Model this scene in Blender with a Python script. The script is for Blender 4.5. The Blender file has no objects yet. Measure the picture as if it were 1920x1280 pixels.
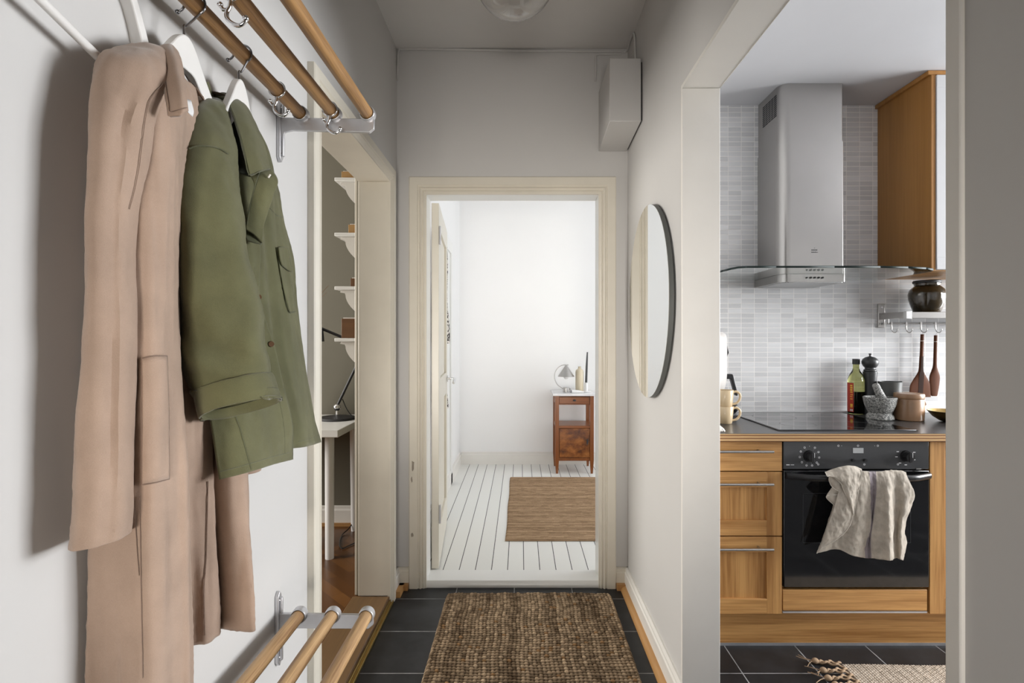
import bpy, math, random
import numpy as np
from mathutils import Vector, noise

random.seed(7)
SC = bpy.context.scene
COL = SC.collection
CAMZ = 1.28
PI = math.pi

# ------------------------------------------------------------------ helpers
def U(px, py, Y):
    """photo pixel at a known depth Y -> point in the room"""
    return Vector(((px - 976.0) * Y / 1000.0, Y, CAMZ - (py - 637.0) * Y / 1000.0))

ORI = {}
def origin_of(o):
    return ORI.get(o.name, Vector((0, 0, 0)))

class MB:
    def __init__(s):
        s.v = []; s.f = []; s.m = []
    def add(s, vs, fs, mi=0):
        k = len(s.v)
        s.v += [tuple(v) for v in vs]
        s.f += [tuple(i + k for i in f) for f in fs]
        s.m += [mi] * len(fs)
        return s
    def box(s, x0, x1, y0, y1, z0, z1, mi=0):
        vs = [(x, y, z) for x in (x0, x1) for y in (y0, y1) for z in (z0, z1)]
        return s.add(vs, [(0, 1, 3, 2), (4, 6, 7, 5), (0, 4, 5, 1), (2, 3, 7, 6), (0, 2, 6, 4), (1, 5, 7, 3)], mi)
    def prism(s, poly, axis, a, b, mi=0):
        n = len(poly)
        def P(p, t):
            if axis == 'x': return (t, p[0], p[1])
            if axis == 'y': return (p[0], t, p[1])
            return (p[0], p[1], t)
        vs = [P(p, a) for p in poly] + [P(p, b) for p in poly]
        fs = [tuple(range(n))[::-1], tuple(range(n, 2 * n))]
        fs += [(i, (i + 1) % n, n + (i + 1) % n, n + i) for i in range(n)]
        return s.add(vs, fs, mi)
    def tube(s, pts, r, n=10, closed=False, mi=0, caps=True):
        pts = [Vector(p) for p in pts]
        N = len(pts)
        rs = r if isinstance(r, (list, tuple)) else [r] * N
        tans = []
        for i in range(N):
            a = pts[(i - 1) % N] if (closed or i > 0) else pts[i]
            b = pts[(i + 1) % N] if (closed or i < N - 1) else pts[i]
            t = (b - a)
            tans.append(t.normalized() if t.length > 1e-9 else Vector((0, 0, 1)))
        up = Vector((0, 0, 1)) if abs(tans[0].z) < .9 else Vector((1, 0, 0))
        u = (up - tans[0] * up.dot(tans[0])).normalized()
        vs = []
        for i in range(N):
            u = (u - tans[i] * u.dot(tans[i]))
            u = u.normalized() if u.length > 1e-6 else tans[i].orthogonal().normalized()
            w = tans[i].cross(u)
            for k in range(n):
                a = 2 * PI * k / n
                vs.append(pts[i] + (u * math.cos(a) + w * math.sin(a)) * rs[i])
        fs = []
        for i in range(N if closed else N - 1):
            j = (i + 1) % N
            for k in range(n):
                l = (k + 1) % n
                fs.append((i * n + k, i * n + l, j * n + l, j * n + k))
        if not closed and caps:
            fs.append(tuple(range(n))[::-1]); fs.append(tuple((N - 1) * n + k for k in range(n)))
        return s.add(vs, fs, mi)
    def cyl(s, p0, p1, r0, r1=None, n=24, mi=0):
        return s.tube([p0, p1], [r0, r0 if r1 is None else r1], n, mi=mi)
    def lathe(s, prof, c=(0, 0, 0), n=40, mi=0, a0=0., a1=2 * PI):
        full = abs(a1 - a0 - 2 * PI) < 1e-6
        m = n if full else n + 1
        vs = []; fs = []
        for (r, z) in prof:
            for k in range(m):
                a = a0 + (a1 - a0) * k / n
                vs.append((c[0] + r * math.cos(a), c[1] + r * math.sin(a), c[2] + z))
        for i in range(len(prof) - 1):
            for k in range(n):
                l = (k + 1) % m if full else k + 1
                fs.append((i * m + k, i * m + l, (i + 1) * m + l, (i + 1) * m + k))
        if full:
            if prof[0][0] > 1e-5: fs.append(tuple(range(m))[::-1])
            if prof[-1][0] > 1e-5: fs.append(tuple((len(prof) - 1) * m + k for k in range(m)))
        return s.add(vs, fs, mi)
    def ball(s, c, r, n=16, sc=(1, 1, 1), mi=0):
        h = n // 2
        vs = []; fs = []
        for i in range(h + 1):
            t = PI * i / h
            for k in range(n):
                a = 2 * PI * k / n
                vs.append((c[0] + sc[0] * r * math.sin(t) * math.cos(a), c[1] + sc[1] * r * math.sin(t) * math.sin(a), c[2] + sc[2] * r * math.cos(t)))
        for i in range(h):
            for k in range(n):
                l = (k + 1) % n
                fs.append((i * n + k, (i + 1) * n + k, (i + 1) * n + l, i * n + l))
        return s.add(vs, fs, mi)
    def grid(s, P, closed=False, capends=False, mats=None):
        """P: array rows x cols x 3"""
        R, C = P.shape[:2]
        vs = [tuple(p) for p in P.reshape(-1, 3)]
        k0 = len(s.v)
        fs = []; ms = []
        CC = C if closed else C - 1
        for i in range(R - 1):
            for j in range(CC):
                l = (j + 1) % C
                fs.append((i * C + j, i * C + l, (i + 1) * C + l, (i + 1) * C + j))
                ms.append(mats(i, j) if mats else 0)
        if capends:
            fs.append(tuple(range(C))[::-1]); fs.append(tuple((R - 1) * C + k for k in range(C))); ms += [0, 0]
        s.v += vs
        s.f += [tuple(i + k0 for i in f) for f in fs]
        s.m += ms
        return s
    def build(s, name, mat, parent=None, bevel=0., subsurf=0, solid=0., smooth=40., seg=2, soff=0.):
        co = np.array(s.v, dtype=np.float64).reshape(-1, 3)
        if parent is not None:
            org = origin_of(parent)
        else:
            org = Vector(((co[:, 0].min() + co[:, 0].max()) / 2, (co[:, 1].min() + co[:, 1].max()) / 2, co[:, 2].min()))
        co = co - np.array(org)
        me = bpy.data.meshes.new(name)
        me.from_pydata([tuple(c) for c in co], [], s.f)
        mats = mat if isinstance(mat, (list, tuple)) else [mat]
        for m in mats: me.materials.append(m)
        if len(mats) > 1:
            me.polygons.foreach_set('material_index', s.m)
        import bmesh
        bm = bmesh.new(); bm.from_mesh(me)
        bmesh.ops.remove_doubles(bm, verts=bm.verts, dist=1e-6)
        bmesh.ops.recalc_face_normals(bm, faces=bm.faces)
        bm.to_mesh(me); bm.free()
        me.polygons.foreach_set('use_smooth', [True] * len(me.polygons))
        me.set_sharp_from_angle(angle=math.radians(smooth))
        me.update()
        o = bpy.data.objects.new(name, me)
        COL.objects.link(o)
        ORI[o.name] = org
        if parent is not None: o.parent = parent
        else: o.location = org
        if solid:
            md = o.modifiers.new('thickness', 'SOLIDIFY'); md.thickness = solid; md.offset = soff
        if bevel:
            md = o.modifiers.new('edge', 'BEVEL'); md.width = bevel; md.segments = seg; md.limit_method = 'ANGLE'; md.angle_limit = math.radians(35)
        if subsurf:
            md = o.modifiers.new('smooth', 'SUBSURF'); md.levels = subsurf; md.render_levels = subsurf
        return o

def tag(o, label, cat, group=None):
    o['label'] = label; o['category'] = cat
    if group: o['group'] = group
    return o
def thing(name, label, cat, loc, group=None):
    o = bpy.data.objects.new(name, None); COL.objects.link(o)
    o.location = loc; ORI[o.name] = Vector(loc)
    o.empty_display_size = .05
    return tag(o, label, cat, group)
def struct(name, mb, mat, parent=None, **k):
    o = mb.build(name, mat, parent, **k)
    if parent is None: o['kind'] = 'structure'
    return o
def copy_thing(src, loc, label, group=None):
    r = src.copy(); COL.objects.link(r); r.location = loc; r['label'] = label
    if group: r['group'] = group
    for ch in list(src.children):
        c = ch.copy(); COL.objects.link(c); c.parent = r
        for g in list(ch.children):
            d = g.copy(); COL.objects.link(d); d.parent = c
    return r

def cr(P, n, closed=False):
    """Catmull-Rom along axis 0"""
    P = np.asarray(P, float)
    N = len(P)
    if closed:
        idx = lambda i: P[i % N]
        segs = N
    else:
        idx = lambda i: P[0] * 2 - P[1] if i < 0 else (P[-1] * 2 - P[-2] if i > N - 1 else P[i])
        segs = N - 1
    out = []
    for i in range(segs):
        p0, p1, p2, p3 = idx(i - 1), idx(i), idx(i + 1), idx(i + 2)
        for k in range(n):
            t = k / n
            out.append(.5 * (2 * p1 + (p2 - p0) * t + (2 * p0 - 5 * p1 + 4 * p2 - p3) * t * t + (3 * p1 - p0 - 3 * p2 + p3) * t ** 3))
    if not closed: out.append(P[-1])
    return np.array(out)

def wrinkle(P, amp, fx=22., fz=7., seed=0., closed=False, edge=True):
    """push a cloth grid along its normals by stretched noise"""
    du = np.roll(P, -1, 1) - np.roll(P, 1, 1) if closed else np.gradient(P, axis=1)
    dv = np.gradient(P, axis=0)
    N = np.cross(du, dv)
    L = np.linalg.norm(N, axis=2, keepdims=True); L[L < 1e-12] = 1
    N = N / L
    Q = P.copy()
    R, C = P.shape[:2]
    for i in range(R):
        for j in range(C):
            x, y, z = P[i, j]
            d = noise.noise((x * fx + seed, y * fx, z * fz)) + .45 * noise.noise((x * fx * 2.3 + seed + 9, y * fx * 2.3, z * fz * 2.6 + x * 9)) + .2 * noise.noise((x * fx * 5 + seed, y * fx * 5, z * fx * 4))
            Q[i, j] = P[i, j] + N[i, j] * amp * d
    return Q

def sheet(ctrl, nu=6, nv=6, amp=.003, seed=0., fx=22., fz=7.):
    """ctrl: rows of (px,py,Y) -> fine cloth grid"""
    P = np.array([[U(*c) for c in row] for row in ctrl], float)
    P = cr(P, nv)
    P = np.transpose(cr(np.transpose(P, (1, 0, 2)), nu), (1, 0, 2))
    return wrinkle(P, amp, fx, fz, seed) if amp else P

def sleeve_rings(rows, K=28, nv=6, amp=.003, seed=0., fx=22., fz=7.):
    """rows: (Lx,Ly,Rx,Ry,Y,depth,tilt) -> closed tube grid"""
    out = []
    for (lx, ly, rx, ry, Y, b, tl) in rows:
        L = np.array(U(lx, ly, Y)); R = np.array(U(rx, ry, Y))
        c = (L + R) / 2; a = (R - L) / 2
        d = np.array((0, b, -tl))
        ring = []
        for k in range(K):
            t = 2 * PI * k / K
            ct, st = math.cos(t), math.sin(t)
            ring.append(c + a * ct + d * st)
        out.append(ring)
    P = cr(np.array(out), nv)
    return wrinkle(P, amp, fx, fz, seed, closed=True) if amp else P

from mathutils.bvhtree import BVHTree
def skin(P, closed=False):
    R, C = P.shape[:2]
    fs = [(i * C + j, i * C + (j + 1) % C, (i + 1) * C + (j + 1) % C, (i + 1) * C + j) for i in range(R - 1) for j in range(C if closed else C - 1)]
    return BVHTree.FromPolygons([tuple(q) for q in P.reshape(-1, 3)], fs)
def on(b, px, py, off=.002):
    """where the sight line of a photo point meets a cloth surface"""
    o = Vector((0, 0, CAMZ)); d = (U(px, py, 1.) - o).normalized()
    h = b.ray_cast(o, d)
    if h[0] is None: return None
    n = h[1] if h[1].dot(d) < 0 else -h[1]
    return h[0] + n * off - d * .0008
def seam_on(b, pts, name, mat, parent, r=.0011, n=8, off=.0012):
    Q = cr(np.array([(p[0], p[1], 0) for p in pts], float), n)
    W = [on(b, q[0], q[1], off) for q in Q]
    W = [w for w in W if w is not None]
    if len(W) < 2: return None
    return MB().tube(W, r, 6).build(name, mat, parent)
def patch_on(b, rows, nu, nv, off):
    Q = np.array([[(p[0], p[1], 0) for p in r] for r in rows], float)
    Q = cr(Q, nv); Q = np.transpose(cr(np.transpose(Q, (1, 0, 2)), nu), (1, 0, 2))
    return np.array([[list(on(b, q[0], q[1], off)) for q in r] for r in Q])

# ------------------------------------------------------------------ materials
def mat_new(name):
    m = bpy.data.materials.new(name); m.use_nodes = True
    nt = m.node_tree
    b = nt.nodes['Principled BSDF']
    return m, nt, b
def N(nt, t, **kw):
    n = nt.nodes.new(t)
    for k, v in kw.items(): setattr(n, k, v)
    return n
def coords(nt, scale=(1, 1, 1), rot=(0, 0, 0), loc=(0, 0, 0), world=False):
    mp = N(nt, 'ShaderNodeMapping')
    mp.inputs['Scale'].default_value = scale; mp.inputs['Rotation'].default_value = rot; mp.inputs['Location'].default_value = loc
    if world:
        g = N(nt, 'ShaderNodeNewGeometry'); nt.links.new(g.outputs['Position'], mp.inputs['Vector'])
    else:
        t = N(nt, 'ShaderNodeTexCoord'); nt.links.new(t.outputs['Object'], mp.inputs['Vector'])
    return mp.outputs['Vector']
def ramp(nt, fac, stops):
    r = N(nt, 'ShaderNodeValToRGB')
    e = r.color_ramp.elements
    while len(e) < len(stops): e.new(.5)
    for i, (p, c) in enumerate(stops):
        e[i].position = p; e[i].color = (*c, 1)
    nt.links.new(fac, r.inputs['Fac'])
    return r.outputs['Color']
def bump(nt, b, h, strength=.2, dist=.002):
    n = N(nt, 'ShaderNodeBump'); n.inputs['Strength'].default_value = strength; n.inputs['Distance'].default_value = dist
    nt.links.new(h, n.inputs['Height']); nt.links.new(n.outputs['Normal'], b.inputs['Normal'])
def noise_tex(nt, vec, scale, detail=3., rough=.55):
    n = N(nt, 'ShaderNodeTexNoise'); n.inputs['Scale'].default_value = scale; n.inputs['Detail'].default_value = detail; n.inputs['Roughness'].default_value = rough
    nt.links.new(vec, n.inputs['Vector'])
    return n.outputs['Fac']

def plain(name, c, rough=.5, metal=0., spec=.5, var=.04, nscale=6., bmp=0., bscale=120., coat=0., sheen=0.):
    m, nt, b = mat_new(name)
    v = coords(nt)
    f = noise_tex(nt, v, nscale)
    lo = tuple(max(0, x * (1 - var)) for x in c); hi = tuple(min(1, x * (1 + var)) for x in c)
    nt.links.new(ramp(nt, f, [(.3, lo), (.7, hi)]), b.inputs['Base Color'])
    b.inputs['Roughness'].default_value = rough; b.inputs['Metallic'].default_value = metal
    b.inputs['Specular IOR Level'].default_value = spec
    if coat: b.inputs['Coat Weight'].default_value = coat; b.inputs['Coat Roughness'].default_value = .08
    if sheen: b.inputs['Sheen Weight'].default_value = sheen
    if bmp: bump(nt, b, noise_tex(nt, v, bscale, 2.), bmp, .001)
    return m

def wood(name, c1, c2, axis='z', sc=1., rough=.45, fig=.5, coat=0., c3=None):
    """grain stretched along one axis"""
    m, nt, b = mat_new(name)
    s = [26 * sc] * 3; s['xyz'.index(axis)] = 1.3 * sc
    v = coords(nt, scale=s)
    f1 = noise_tex(nt, v, 1., 5., .62)
    s2 = [150 * sc] * 3; s2['xyz'.index(axis)] = 4 * sc
    f2 = noise_tex(nt, coords(nt, scale=s2), 1., 2.)
    mx = N(nt, 'ShaderNodeMath', operation='MULTIPLY_ADD'); nt.links.new(f2, mx.inputs[0]); mx.inputs[1].default_value = .35
    ad = N(nt, 'ShaderNodeMath', operation='MULTIPLY'); nt.links.new(f1, ad.inputs[0]); ad.inputs[1].default_value = .7
    nt.links.new(ad.outputs[0], mx.inputs[2])
    st = [(.5 - .22 / fig * .5, c1), (.5 + .22 / fig * .5, c2)]
    if c3: st = [(.3, c3)] + st
    nt.links.new(ramp(nt, mx.outputs[0], st), b.inputs['Base Color'])
    b.inputs['Roughness'].default_value = rough
    if coat: b.inputs['Coat Weight'].default_value = coat; b.inputs['Coat Roughness'].default_value = .15
    bump(nt, b, f2, .06, .0008)
    return m

def glass(name, c=(1, 1, 1), rough=0., ior=1.45):
    m, nt, b = mat_new(name)
    b.inputs['Base Color'].default_value = (*c, 1); b.inputs['Roughness'].default_value = rough
    b.inputs['IOR'].default_value = ior; b.inputs['Transmission Weight'].default_value = 1.
    return m

def fabric(name, c, var=.12, weave=900., sheen=.25, mott=9., bmp=.22):
    m, nt, b = mat_new(name)
    v = coords(nt)
    f = noise_tex(nt, v, mott, 5., .6)
    f2 = noise_tex(nt, v, weave, 1.)
    mx = N(nt, 'ShaderNodeMath', operation='MULTIPLY_ADD'); nt.links.new(f2, mx.inputs[0]); mx.inputs[1].default_value = .4; nt.links.new(f, mx.inputs[2])
    lo = tuple(x * (1 - var) for x in c); hi = tuple(min(1, x * (1 + var)) for x in c)
    nt.links.new(ramp(nt, mx.outputs[0], [(.5, lo), (.9, hi)]), b.inputs['Base Color'])
    b.inputs['Roughness'].default_value = .85; b.inputs['Specular IOR Level'].default_value = .2
    b.inputs['Sheen Weight'].default_value = sheen; b.inputs['Sheen Roughness'].default_value = .5
    s = N(nt, 'ShaderNodeMath', operation='MULTIPLY_ADD'); nt.links.new(noise_tex(nt, v, 60., 4.), s.inputs[0]); s.inputs[1].default_value = .7; nt.links.new(f2, s.inputs[2])
    bump(nt, b, s.outputs[0], bmp, .0012)
    return m

def brick(name, w, h, mortar, c1, c2, cm, loc=(0, 0, 0), rot=(0, 0, 0), rough=.4, rough_m=.8, offset=0., bmp=.5, noisec=None, smooth=.1, bias=0.):
    m, nt, b = mat_new(name)
    v = coords(nt, rot=rot, loc=loc, world=True)
    t = N(nt, 'ShaderNodeTexBrick'); nt.links.new(v, t.inputs['Vector'])
    t.offset = offset; t.squash = 1.; t.offset_frequency = 2
    t.inputs['Scale'].default_value = 1.; t.inputs['Brick Width'].default_value = w; t.inputs['Row Height'].default_value = h
    t.inputs['Mortar Size'].default_value = mortar; t.inputs['Mortar Smooth'].default_value = smooth; t.inputs['Bias'].default_value = bias
    t.inputs['Color1'].default_value = (*c1, 1); t.inputs['Color2'].default_value = (*c2, 1); t.inputs['Mortar'].default_value = (*cm, 1)
    col = t.outputs['Color']
    if noisec:
        sc, amt = noisec[0], noisec[1]
        n1 = noise_tex(nt, coords(nt, scale=noisec[2] if len(noisec) > 2 else (1, 1, 1), world=True), sc, 6., .6)
        mixn = N(nt, 'ShaderNodeMix', data_type='RGBA', blend_type='MULTIPLY')
        mixn.inputs[0].default_value = 1.
        nt.links.new(col, mixn.inputs[6])
        nt.links.new(ramp(nt, n1, [(.3, (1 - amt,) * 3), (.72, (1 + amt,) * 3)]), mixn.inputs[7])
        col = mixn.outputs[2]
    nt.links.new(col, b.inputs['Base Color'])
    mr = N(nt, 'ShaderNodeMapRange'); nt.links.new(t.outputs['Fac'], mr.inputs[0]); mr.inputs[3].default_value = rough; mr.inputs[4].default_value = rough_m
    nt.links.new(mr.outputs[0], b.inputs['Roughness'])
    inv = N(nt, 'ShaderNodeMath', operation='SUBTRACT'); inv.inputs[0].default_value = 1.; nt.links.new(t.outputs['Fac'], inv.inputs[1])
    if noisec:
        ad = N(nt, 'ShaderNodeMath', operation='MULTIPLY_ADD'); nt.links.new(n1, ad.inputs[0]); ad.inputs[1].default_value = .25; nt.links.new(inv.outputs[0], ad.inputs[2])
        bump(nt, b, ad.outputs[0], bmp, .0012)
    else:
        bump(nt, b, inv.outputs[0], bmp, .0012)
    return m

M = {}
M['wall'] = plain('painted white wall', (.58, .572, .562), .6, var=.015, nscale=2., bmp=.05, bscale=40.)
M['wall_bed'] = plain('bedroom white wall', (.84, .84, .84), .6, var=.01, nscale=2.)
M['ceil'] = plain('hall ceiling paint', (.72, .71, .70), .7, var=.02, nscale=3.)
M['ceil_k'] = plain('kitchen ceiling paint', (.66, .66, .68), .7, var=.02, nscale=3., bmp=.12, bscale=30.)
M['cream'] = plain('cream gloss trim paint', (.70, .66, .57), .35, var=.03, nscale=7., bmp=.04, bscale=25.)
M['door_white'] = plain('white lacquered cabinet frame', (.60, .60, .61), .4, var=.01)
M['cream_light'] = plain('pale trim paint', (.76, .74, .70), .35, var=.02, nscale=7.)
M['white_gloss'] = plain('white gloss paint', (.82, .82, .80), .3, var=.015)
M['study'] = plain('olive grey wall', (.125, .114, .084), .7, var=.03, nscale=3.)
M['slate'] = brick('slate floor tiles', .2950, .2950, .0022, (.014, .015, .017), (.021, .022, .024), (.30, .30, .30), loc=(.032, -2.048 + .295 * 8, 0), rough=.42, bmp=.35, noisec=(9., .45))
M['slate'].node_tree.nodes['Principled BSDF'].inputs['Specular IOR Level'].default_value = .3
M['planks'] = brick('white painted floor boards', 30., .0885, .0022, (.83, .83, .80), (.79, .79, .76), (.05, .05, .05), loc=(10., .071, 0), rot=(0, 0, PI / 2), rough=.35, bmp=.5)
M['tiles'] = brick('grey mosaic wall tiles', .0690, .0257, .0018, (.66, .66, .665), (.82, .82, .825), (.94, .92, .90), loc=(-1.159 + .069 * 20, -.906 + .0257 * 40, 0), rot=(-PI / 2, 0, 0), rough=.18, bmp=.5, noisec=(1., .05, (6, 6, 90)))
M['steel'] = plain('brushed steel', (.47, .455, .44), .28, metal=1., var=.04, nscale=3.)
M['alu'] = plain('cast aluminium', (.60, .60, .62), .36, metal=.75, var=.08, nscale=14.)
M['chrome'] = plain('chrome', (.75, .75, .76), .1, metal=1., var=.01)
M['dark_wire'] = plain('dark steel wire', (.25, .25, .26), .25, metal=1., var=.02)
M['black'] = plain('black plastic', (.012, .012, .013), .3, var=.05)
M['black_matte'] = plain('black matt enamel', (.02, .02, .022), .5, var=.05)
M['black_glass'] = plain('black oven glass', (.008, .008, .009), .06, var=.02, coat=.5)
M['panel_glass'] = plain('control glass greyed as reflection', (.060, .061, .063), .12, var=.03)  # base greyed to stand in for a bright wall's reflection
M['worktop'] = plain('dark laminate worktop', (.045, .043, .042), .28, var=.08, nscale=30.)
M['oak_x'] = wood('kitchen oak along', (.33, .150, .040), (.60, .325, .115), 'x', fig=1.)
M['oak_y'] = wood('kitchen oak deep', (.33, .150, .040), (.60, .325, .115), 'y', fig=1.)
M['oak_z'] = wood('kitchen oak upright', (.34, .155, .042), (.59, .32, .112), 'z', fig=1.)
M['oak_v'] = wood('cabinet oak veneer', (.34, .150, .036), (.48, .235, .066), 'z', sc=.7)
M['rod'] = wood('oak dowel', (.19, .090, .028), (.42, .235, .090), 'y', sc=2.2, fig=.9)
M['rod_lit'] = wood('lit oak dowel', (.26, .140, .058), (.55, .35, .17), 'y', sc=2.2, fig=.9)  # paler copy of the rod oak, brighter low light put into the colour
M['thresh'] = wood('oak threshold', (.10, .055, .022), (.17, .095, .038), 'y')
M['quarter'] = wood('oak quarter round', (.38, .19, .06), (.52, .29, .11), 'y')
M['brass'] = plain('brass strip', (.36, .25, .08), .4, metal=1., var=.1, nscale=30.)
M['oldwood'] = wood('reddish polished wood', (.13, .036, .008), (.27, .085, .018), 'z', rough=.3, coat=.15)
M['oldwood_x'] = wood('reddish polished wood across', (.14, .038, .008), (.28, .09, .019), 'x', rough=.3, coat=.15)
M['burl'] = None
M['walnut'] = wood('walnut', (.060, .020, .009), (.135, .048, .021), 'z', sc=1.6, rough=.6)
M['walnut'].node_tree.nodes['Principled BSDF'].inputs['Specular IOR Level'].default_value = .15
M['dark_walnut'] = wood('dark walnut stripe', (.020, .009, .006), (.045, .020, .013), 'z', sc=1.6, rough=.6)
M['dark_walnut'].node_tree.nodes['Principled BSDF'].inputs['Specular IOR Level'].default_value = .12
M['pine'] = wood('pine box', (.36, .20, .07), (.48, .29, .12), 'x')
M['darkbox'] = wood('dark wooden box', (.10, .045, .018), (.17, .08, .03), 'x')
M['marble'] = plain('white marble', (.76, .76, .77), .25, var=.1, nscale=9.)
M['coat'] = fabric('beige twill', (.350, .252, .192), .12)
M['coat_dark'] = fabric('beige seam', (.20, .135, .10), .1)
M['jacket'] = fabric('olive green cotton', (.100, .099, .048), .20)
M['jacket_seam'] = fabric('olive seam', (.085, .088, .048), .12)
M['lining'] = fabric('shade-dark lining', (.022, .023, .016), .12, sheen=0.)  # near-black colour stands in for shade inside the jacket neck
M['linen'] = fabric('natural linen', (.47, .42, .355), .2, mott=25., sheen=.1, bmp=.35)
M['linen_edge'] = fabric('pale linen hem', (.68, .64, .57), .1, mott=25., sheen=.1)
M['plum'] = fabric('plum linen stripe', (.26, .225, .24), .15, mott=25., sheen=.1)
M['white_cloth'] = fabric('white cotton', (.76, .72, .67), .08)
M['hanger_white'] = plain('white lacquer', (.80, .79, .77), .35, var=.01)
M['mirror'] = plain('mirror silver', (.93, .94, .93), .015, metal=1., var=0.)
M['mirror_edge'] = plain('dark grey mirror edge', (.09, .095, .09), .5, var=.02)
M['clear'] = glass('clear glass')
M['canopy'] = glass('greenish hood glass', (.86, .92, .90))
M['canopy_edge'] = plain('dark green glass edge', (.018, .030, .028), .45, spec=.15)
M['cream_ceramic'] = plain('sand stoneware', (.62, .48, .30), .3, var=.06, nscale=12., coat=.2)
M['stoneware'] = plain('tan stoneware', (.30, .170, .090), .32, var=.18, nscale=9., coat=.25)
M['mill'] = plain('charcoal painted wood', (.040, .041, .042), .38, var=.06)
M['grey_ceramic'] = plain('grey stoneware', (.085, .087, .083), .4, var=.08)
M['brown_glaze'] = plain('dark brown glaze', (.045, .032, .016), .08, var=.35, nscale=14., coat=.6)
M['bowl_brass'] = plain('hammered brass', (.42, .30, .12), .3, metal=1., var=.2, nscale=30.)
M['white_plastic'] = plain('white plastic', (.80, .80, .80), .4, var=.01)
M['bottle_cream'] = plain('cream stoneware bottle', (.66, .58, .43), .3, var=.05)
M['grey_wax'] = plain('charcoal wax', (.06, .062, .065), .5, var=.05)
M['red_label'] = plain('red paper label', (.55, .045, .02), .5, var=.06)
M['gold_ink'] = plain('yellow print', (.85, .50, .05), .5)
M['white_ink'] = plain('white print', (.75, .75, .75), .5)
M['grey_screen'] = plain('pale display', (.42, .43, .43), .4)
M['dark_ink'] = plain('dark print', (.03, .03, .03), .5)
M['oil_glass'] = glass('olive green bottle glass', (.36, .36, .14), .0, 1.45)
M['oil'] = plain('dark oil', (.008, .007, .002), .1)
M['kettle'] = plain('cream white enamel', (.62, .59, .56), .35, var=.01)
M['frost'] = plain('frosted cabinet glass', (.62, .66, .68), .3, var=.01)
M['filter'] = None

def granite():
    m, nt, b = mat_new('speckled granite')
    v = coords(nt)
    f = noise_tex(nt, v, 150., 4., .7)
    nt.links.new(ramp(nt, f, [(.38, (.04, .04, .04)), (.50, (.26, .26, .245)), (.62, (.52, .51, .48))]), b.inputs['Base Color'])
    b.inputs['Roughness'].default_value = .65
    bump(nt, b, f, .3, .001)
    return m
M['granite'] = granite()

def burl():
    m, nt, b = mat_new('burl veneer')
    v = coords(nt, scale=(9, 9, 14), rot=(0, .5, 0))
    f = noise_tex(nt, v, 1.6, 6., .65)
    nt.links.new(ramp(nt, f, [(.32, (.06, .016, .004)), (.5, (.20, .062, .012)), (.7, (.34, .125, .03))]), b.inputs['Base Color'])
    b.inputs['Roughness'].default_value = .25; b.inputs['Coat Weight'].default_value = .4
    return m
M['burl'] = burl()

def perforated():
    m, nt, b = mat_new('perforated steel filter')
    v = coords(nt)
    t = N(nt, 'ShaderNodeTexBrick'); nt.links.new(v, t.inputs['Vector'])
    t.offset = .5; t.inputs['Scale'].default_value = 1.; t.inputs['Brick Width'].default_value = .012; t.inputs['Row Height'].default_value = .006; t.inputs['Mortar Size'].default_value = .0018
    t.inputs['Color1'].default_value = (.05, .05, .05, 1); t.inputs['Color2'].default_value = (.05, .05, .05, 1); t.inputs['Mortar'].default_value = (.6, .6, .6, 1)
    nt.links.new(t.outputs['Color'], b.inputs['Base Color']); b.inputs['Metallic'].default_value = .7; b.inputs['Roughness'].default_value = .35
    return m
M['filter'] = perforated()

def parquet():
    m, nt, b = mat_new('herringbone parquet')
    v1 = coords(nt, rot=(0, 0, PI / 4), world=True)
    t = N(nt, 'ShaderNodeTexBrick'); nt.links.new(v1, t.inputs['Vector'])
    t.offset = .5; t.inputs['Scale'].default_value = 1.; t.inputs['Brick Width'].default_value = .38; t.inputs['Row Height'].default_value = .065; t.inputs['Mortar Size'].default_value = .0008
    t.inputs['Color1'].default_value = (.070, .027, .007, 1); t.inputs['Color2'].default_value = (.140, .058, .015, 1); t.inputs['Mortar'].default_value = (.06, .025, .008, 1)
    t2 = N(nt, 'ShaderNodeTexBrick'); nt.links.new(coords(nt, rot=(0, 0, -PI / 4), world=True), t2.inputs['Vector'])
    t2.offset = .5; t2.inputs['Scale'].default_value = 1.; t2.inputs['Brick Width'].default_value = .38; t2.inputs['Row Height'].default_value = .065; t2.inputs['Mortar Size'].default_value = .0008
    t2.inputs['Color1'].default_value = (.062, .023, .006, 1); t2.inputs['Color2'].default_value = (.118, .046, .012, 1); t2.inputs['Mortar'].default_value = (.06, .025, .008, 1)
    ck = N(nt, 'ShaderNodeTexWave', wave_type='BANDS', bands_direction='X', wave_profile='SAW'); nt.links.new(coords(nt, world=True), ck.inputs['Vector']); ck.inputs['Scale'].default_value = .58
    th = N(nt, 'ShaderNodeMath', operation='GREATER_THAN'); nt.links.new(ck.outputs['Fac'], th.inputs[0]); th.inputs[1].default_value = .5
    mx = N(nt, 'ShaderNodeMix', data_type='RGBA'); nt.links.new(th.outputs[0], mx.inputs[0]); nt.links.new(t.outputs['Color'], mx.inputs[6]); nt.links.new(t2.outputs['Color'], mx.inputs[7])
    nt.links.new(mx.outputs[2], b.inputs['Base Color']); b.inputs['Roughness'].default_value = .3
    return m
M['parquet'] = parquet()

def ply():
    m, nt, b = mat_new('laminated birch edge')
    w = N(nt, 'ShaderNodeTexWave', wave_type='BANDS', bands_direction='Z'); nt.links.new(coords(nt), w.inputs['Vector'])
    w.inputs['Scale'].default_value = 26.; w.inputs['Distortion'].default_value = .3; w.inputs['Detail'].default_value = 2.
    nt.links.new(ramp(nt, w.outputs['Fac'], [(.25, (.28, .13, .05)), (.6, (.62, .40, .19))]), b.inputs['Base Color'])
    b.inputs['Roughness'].default_value = .45
    return m
M['ply'] = ply()

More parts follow.
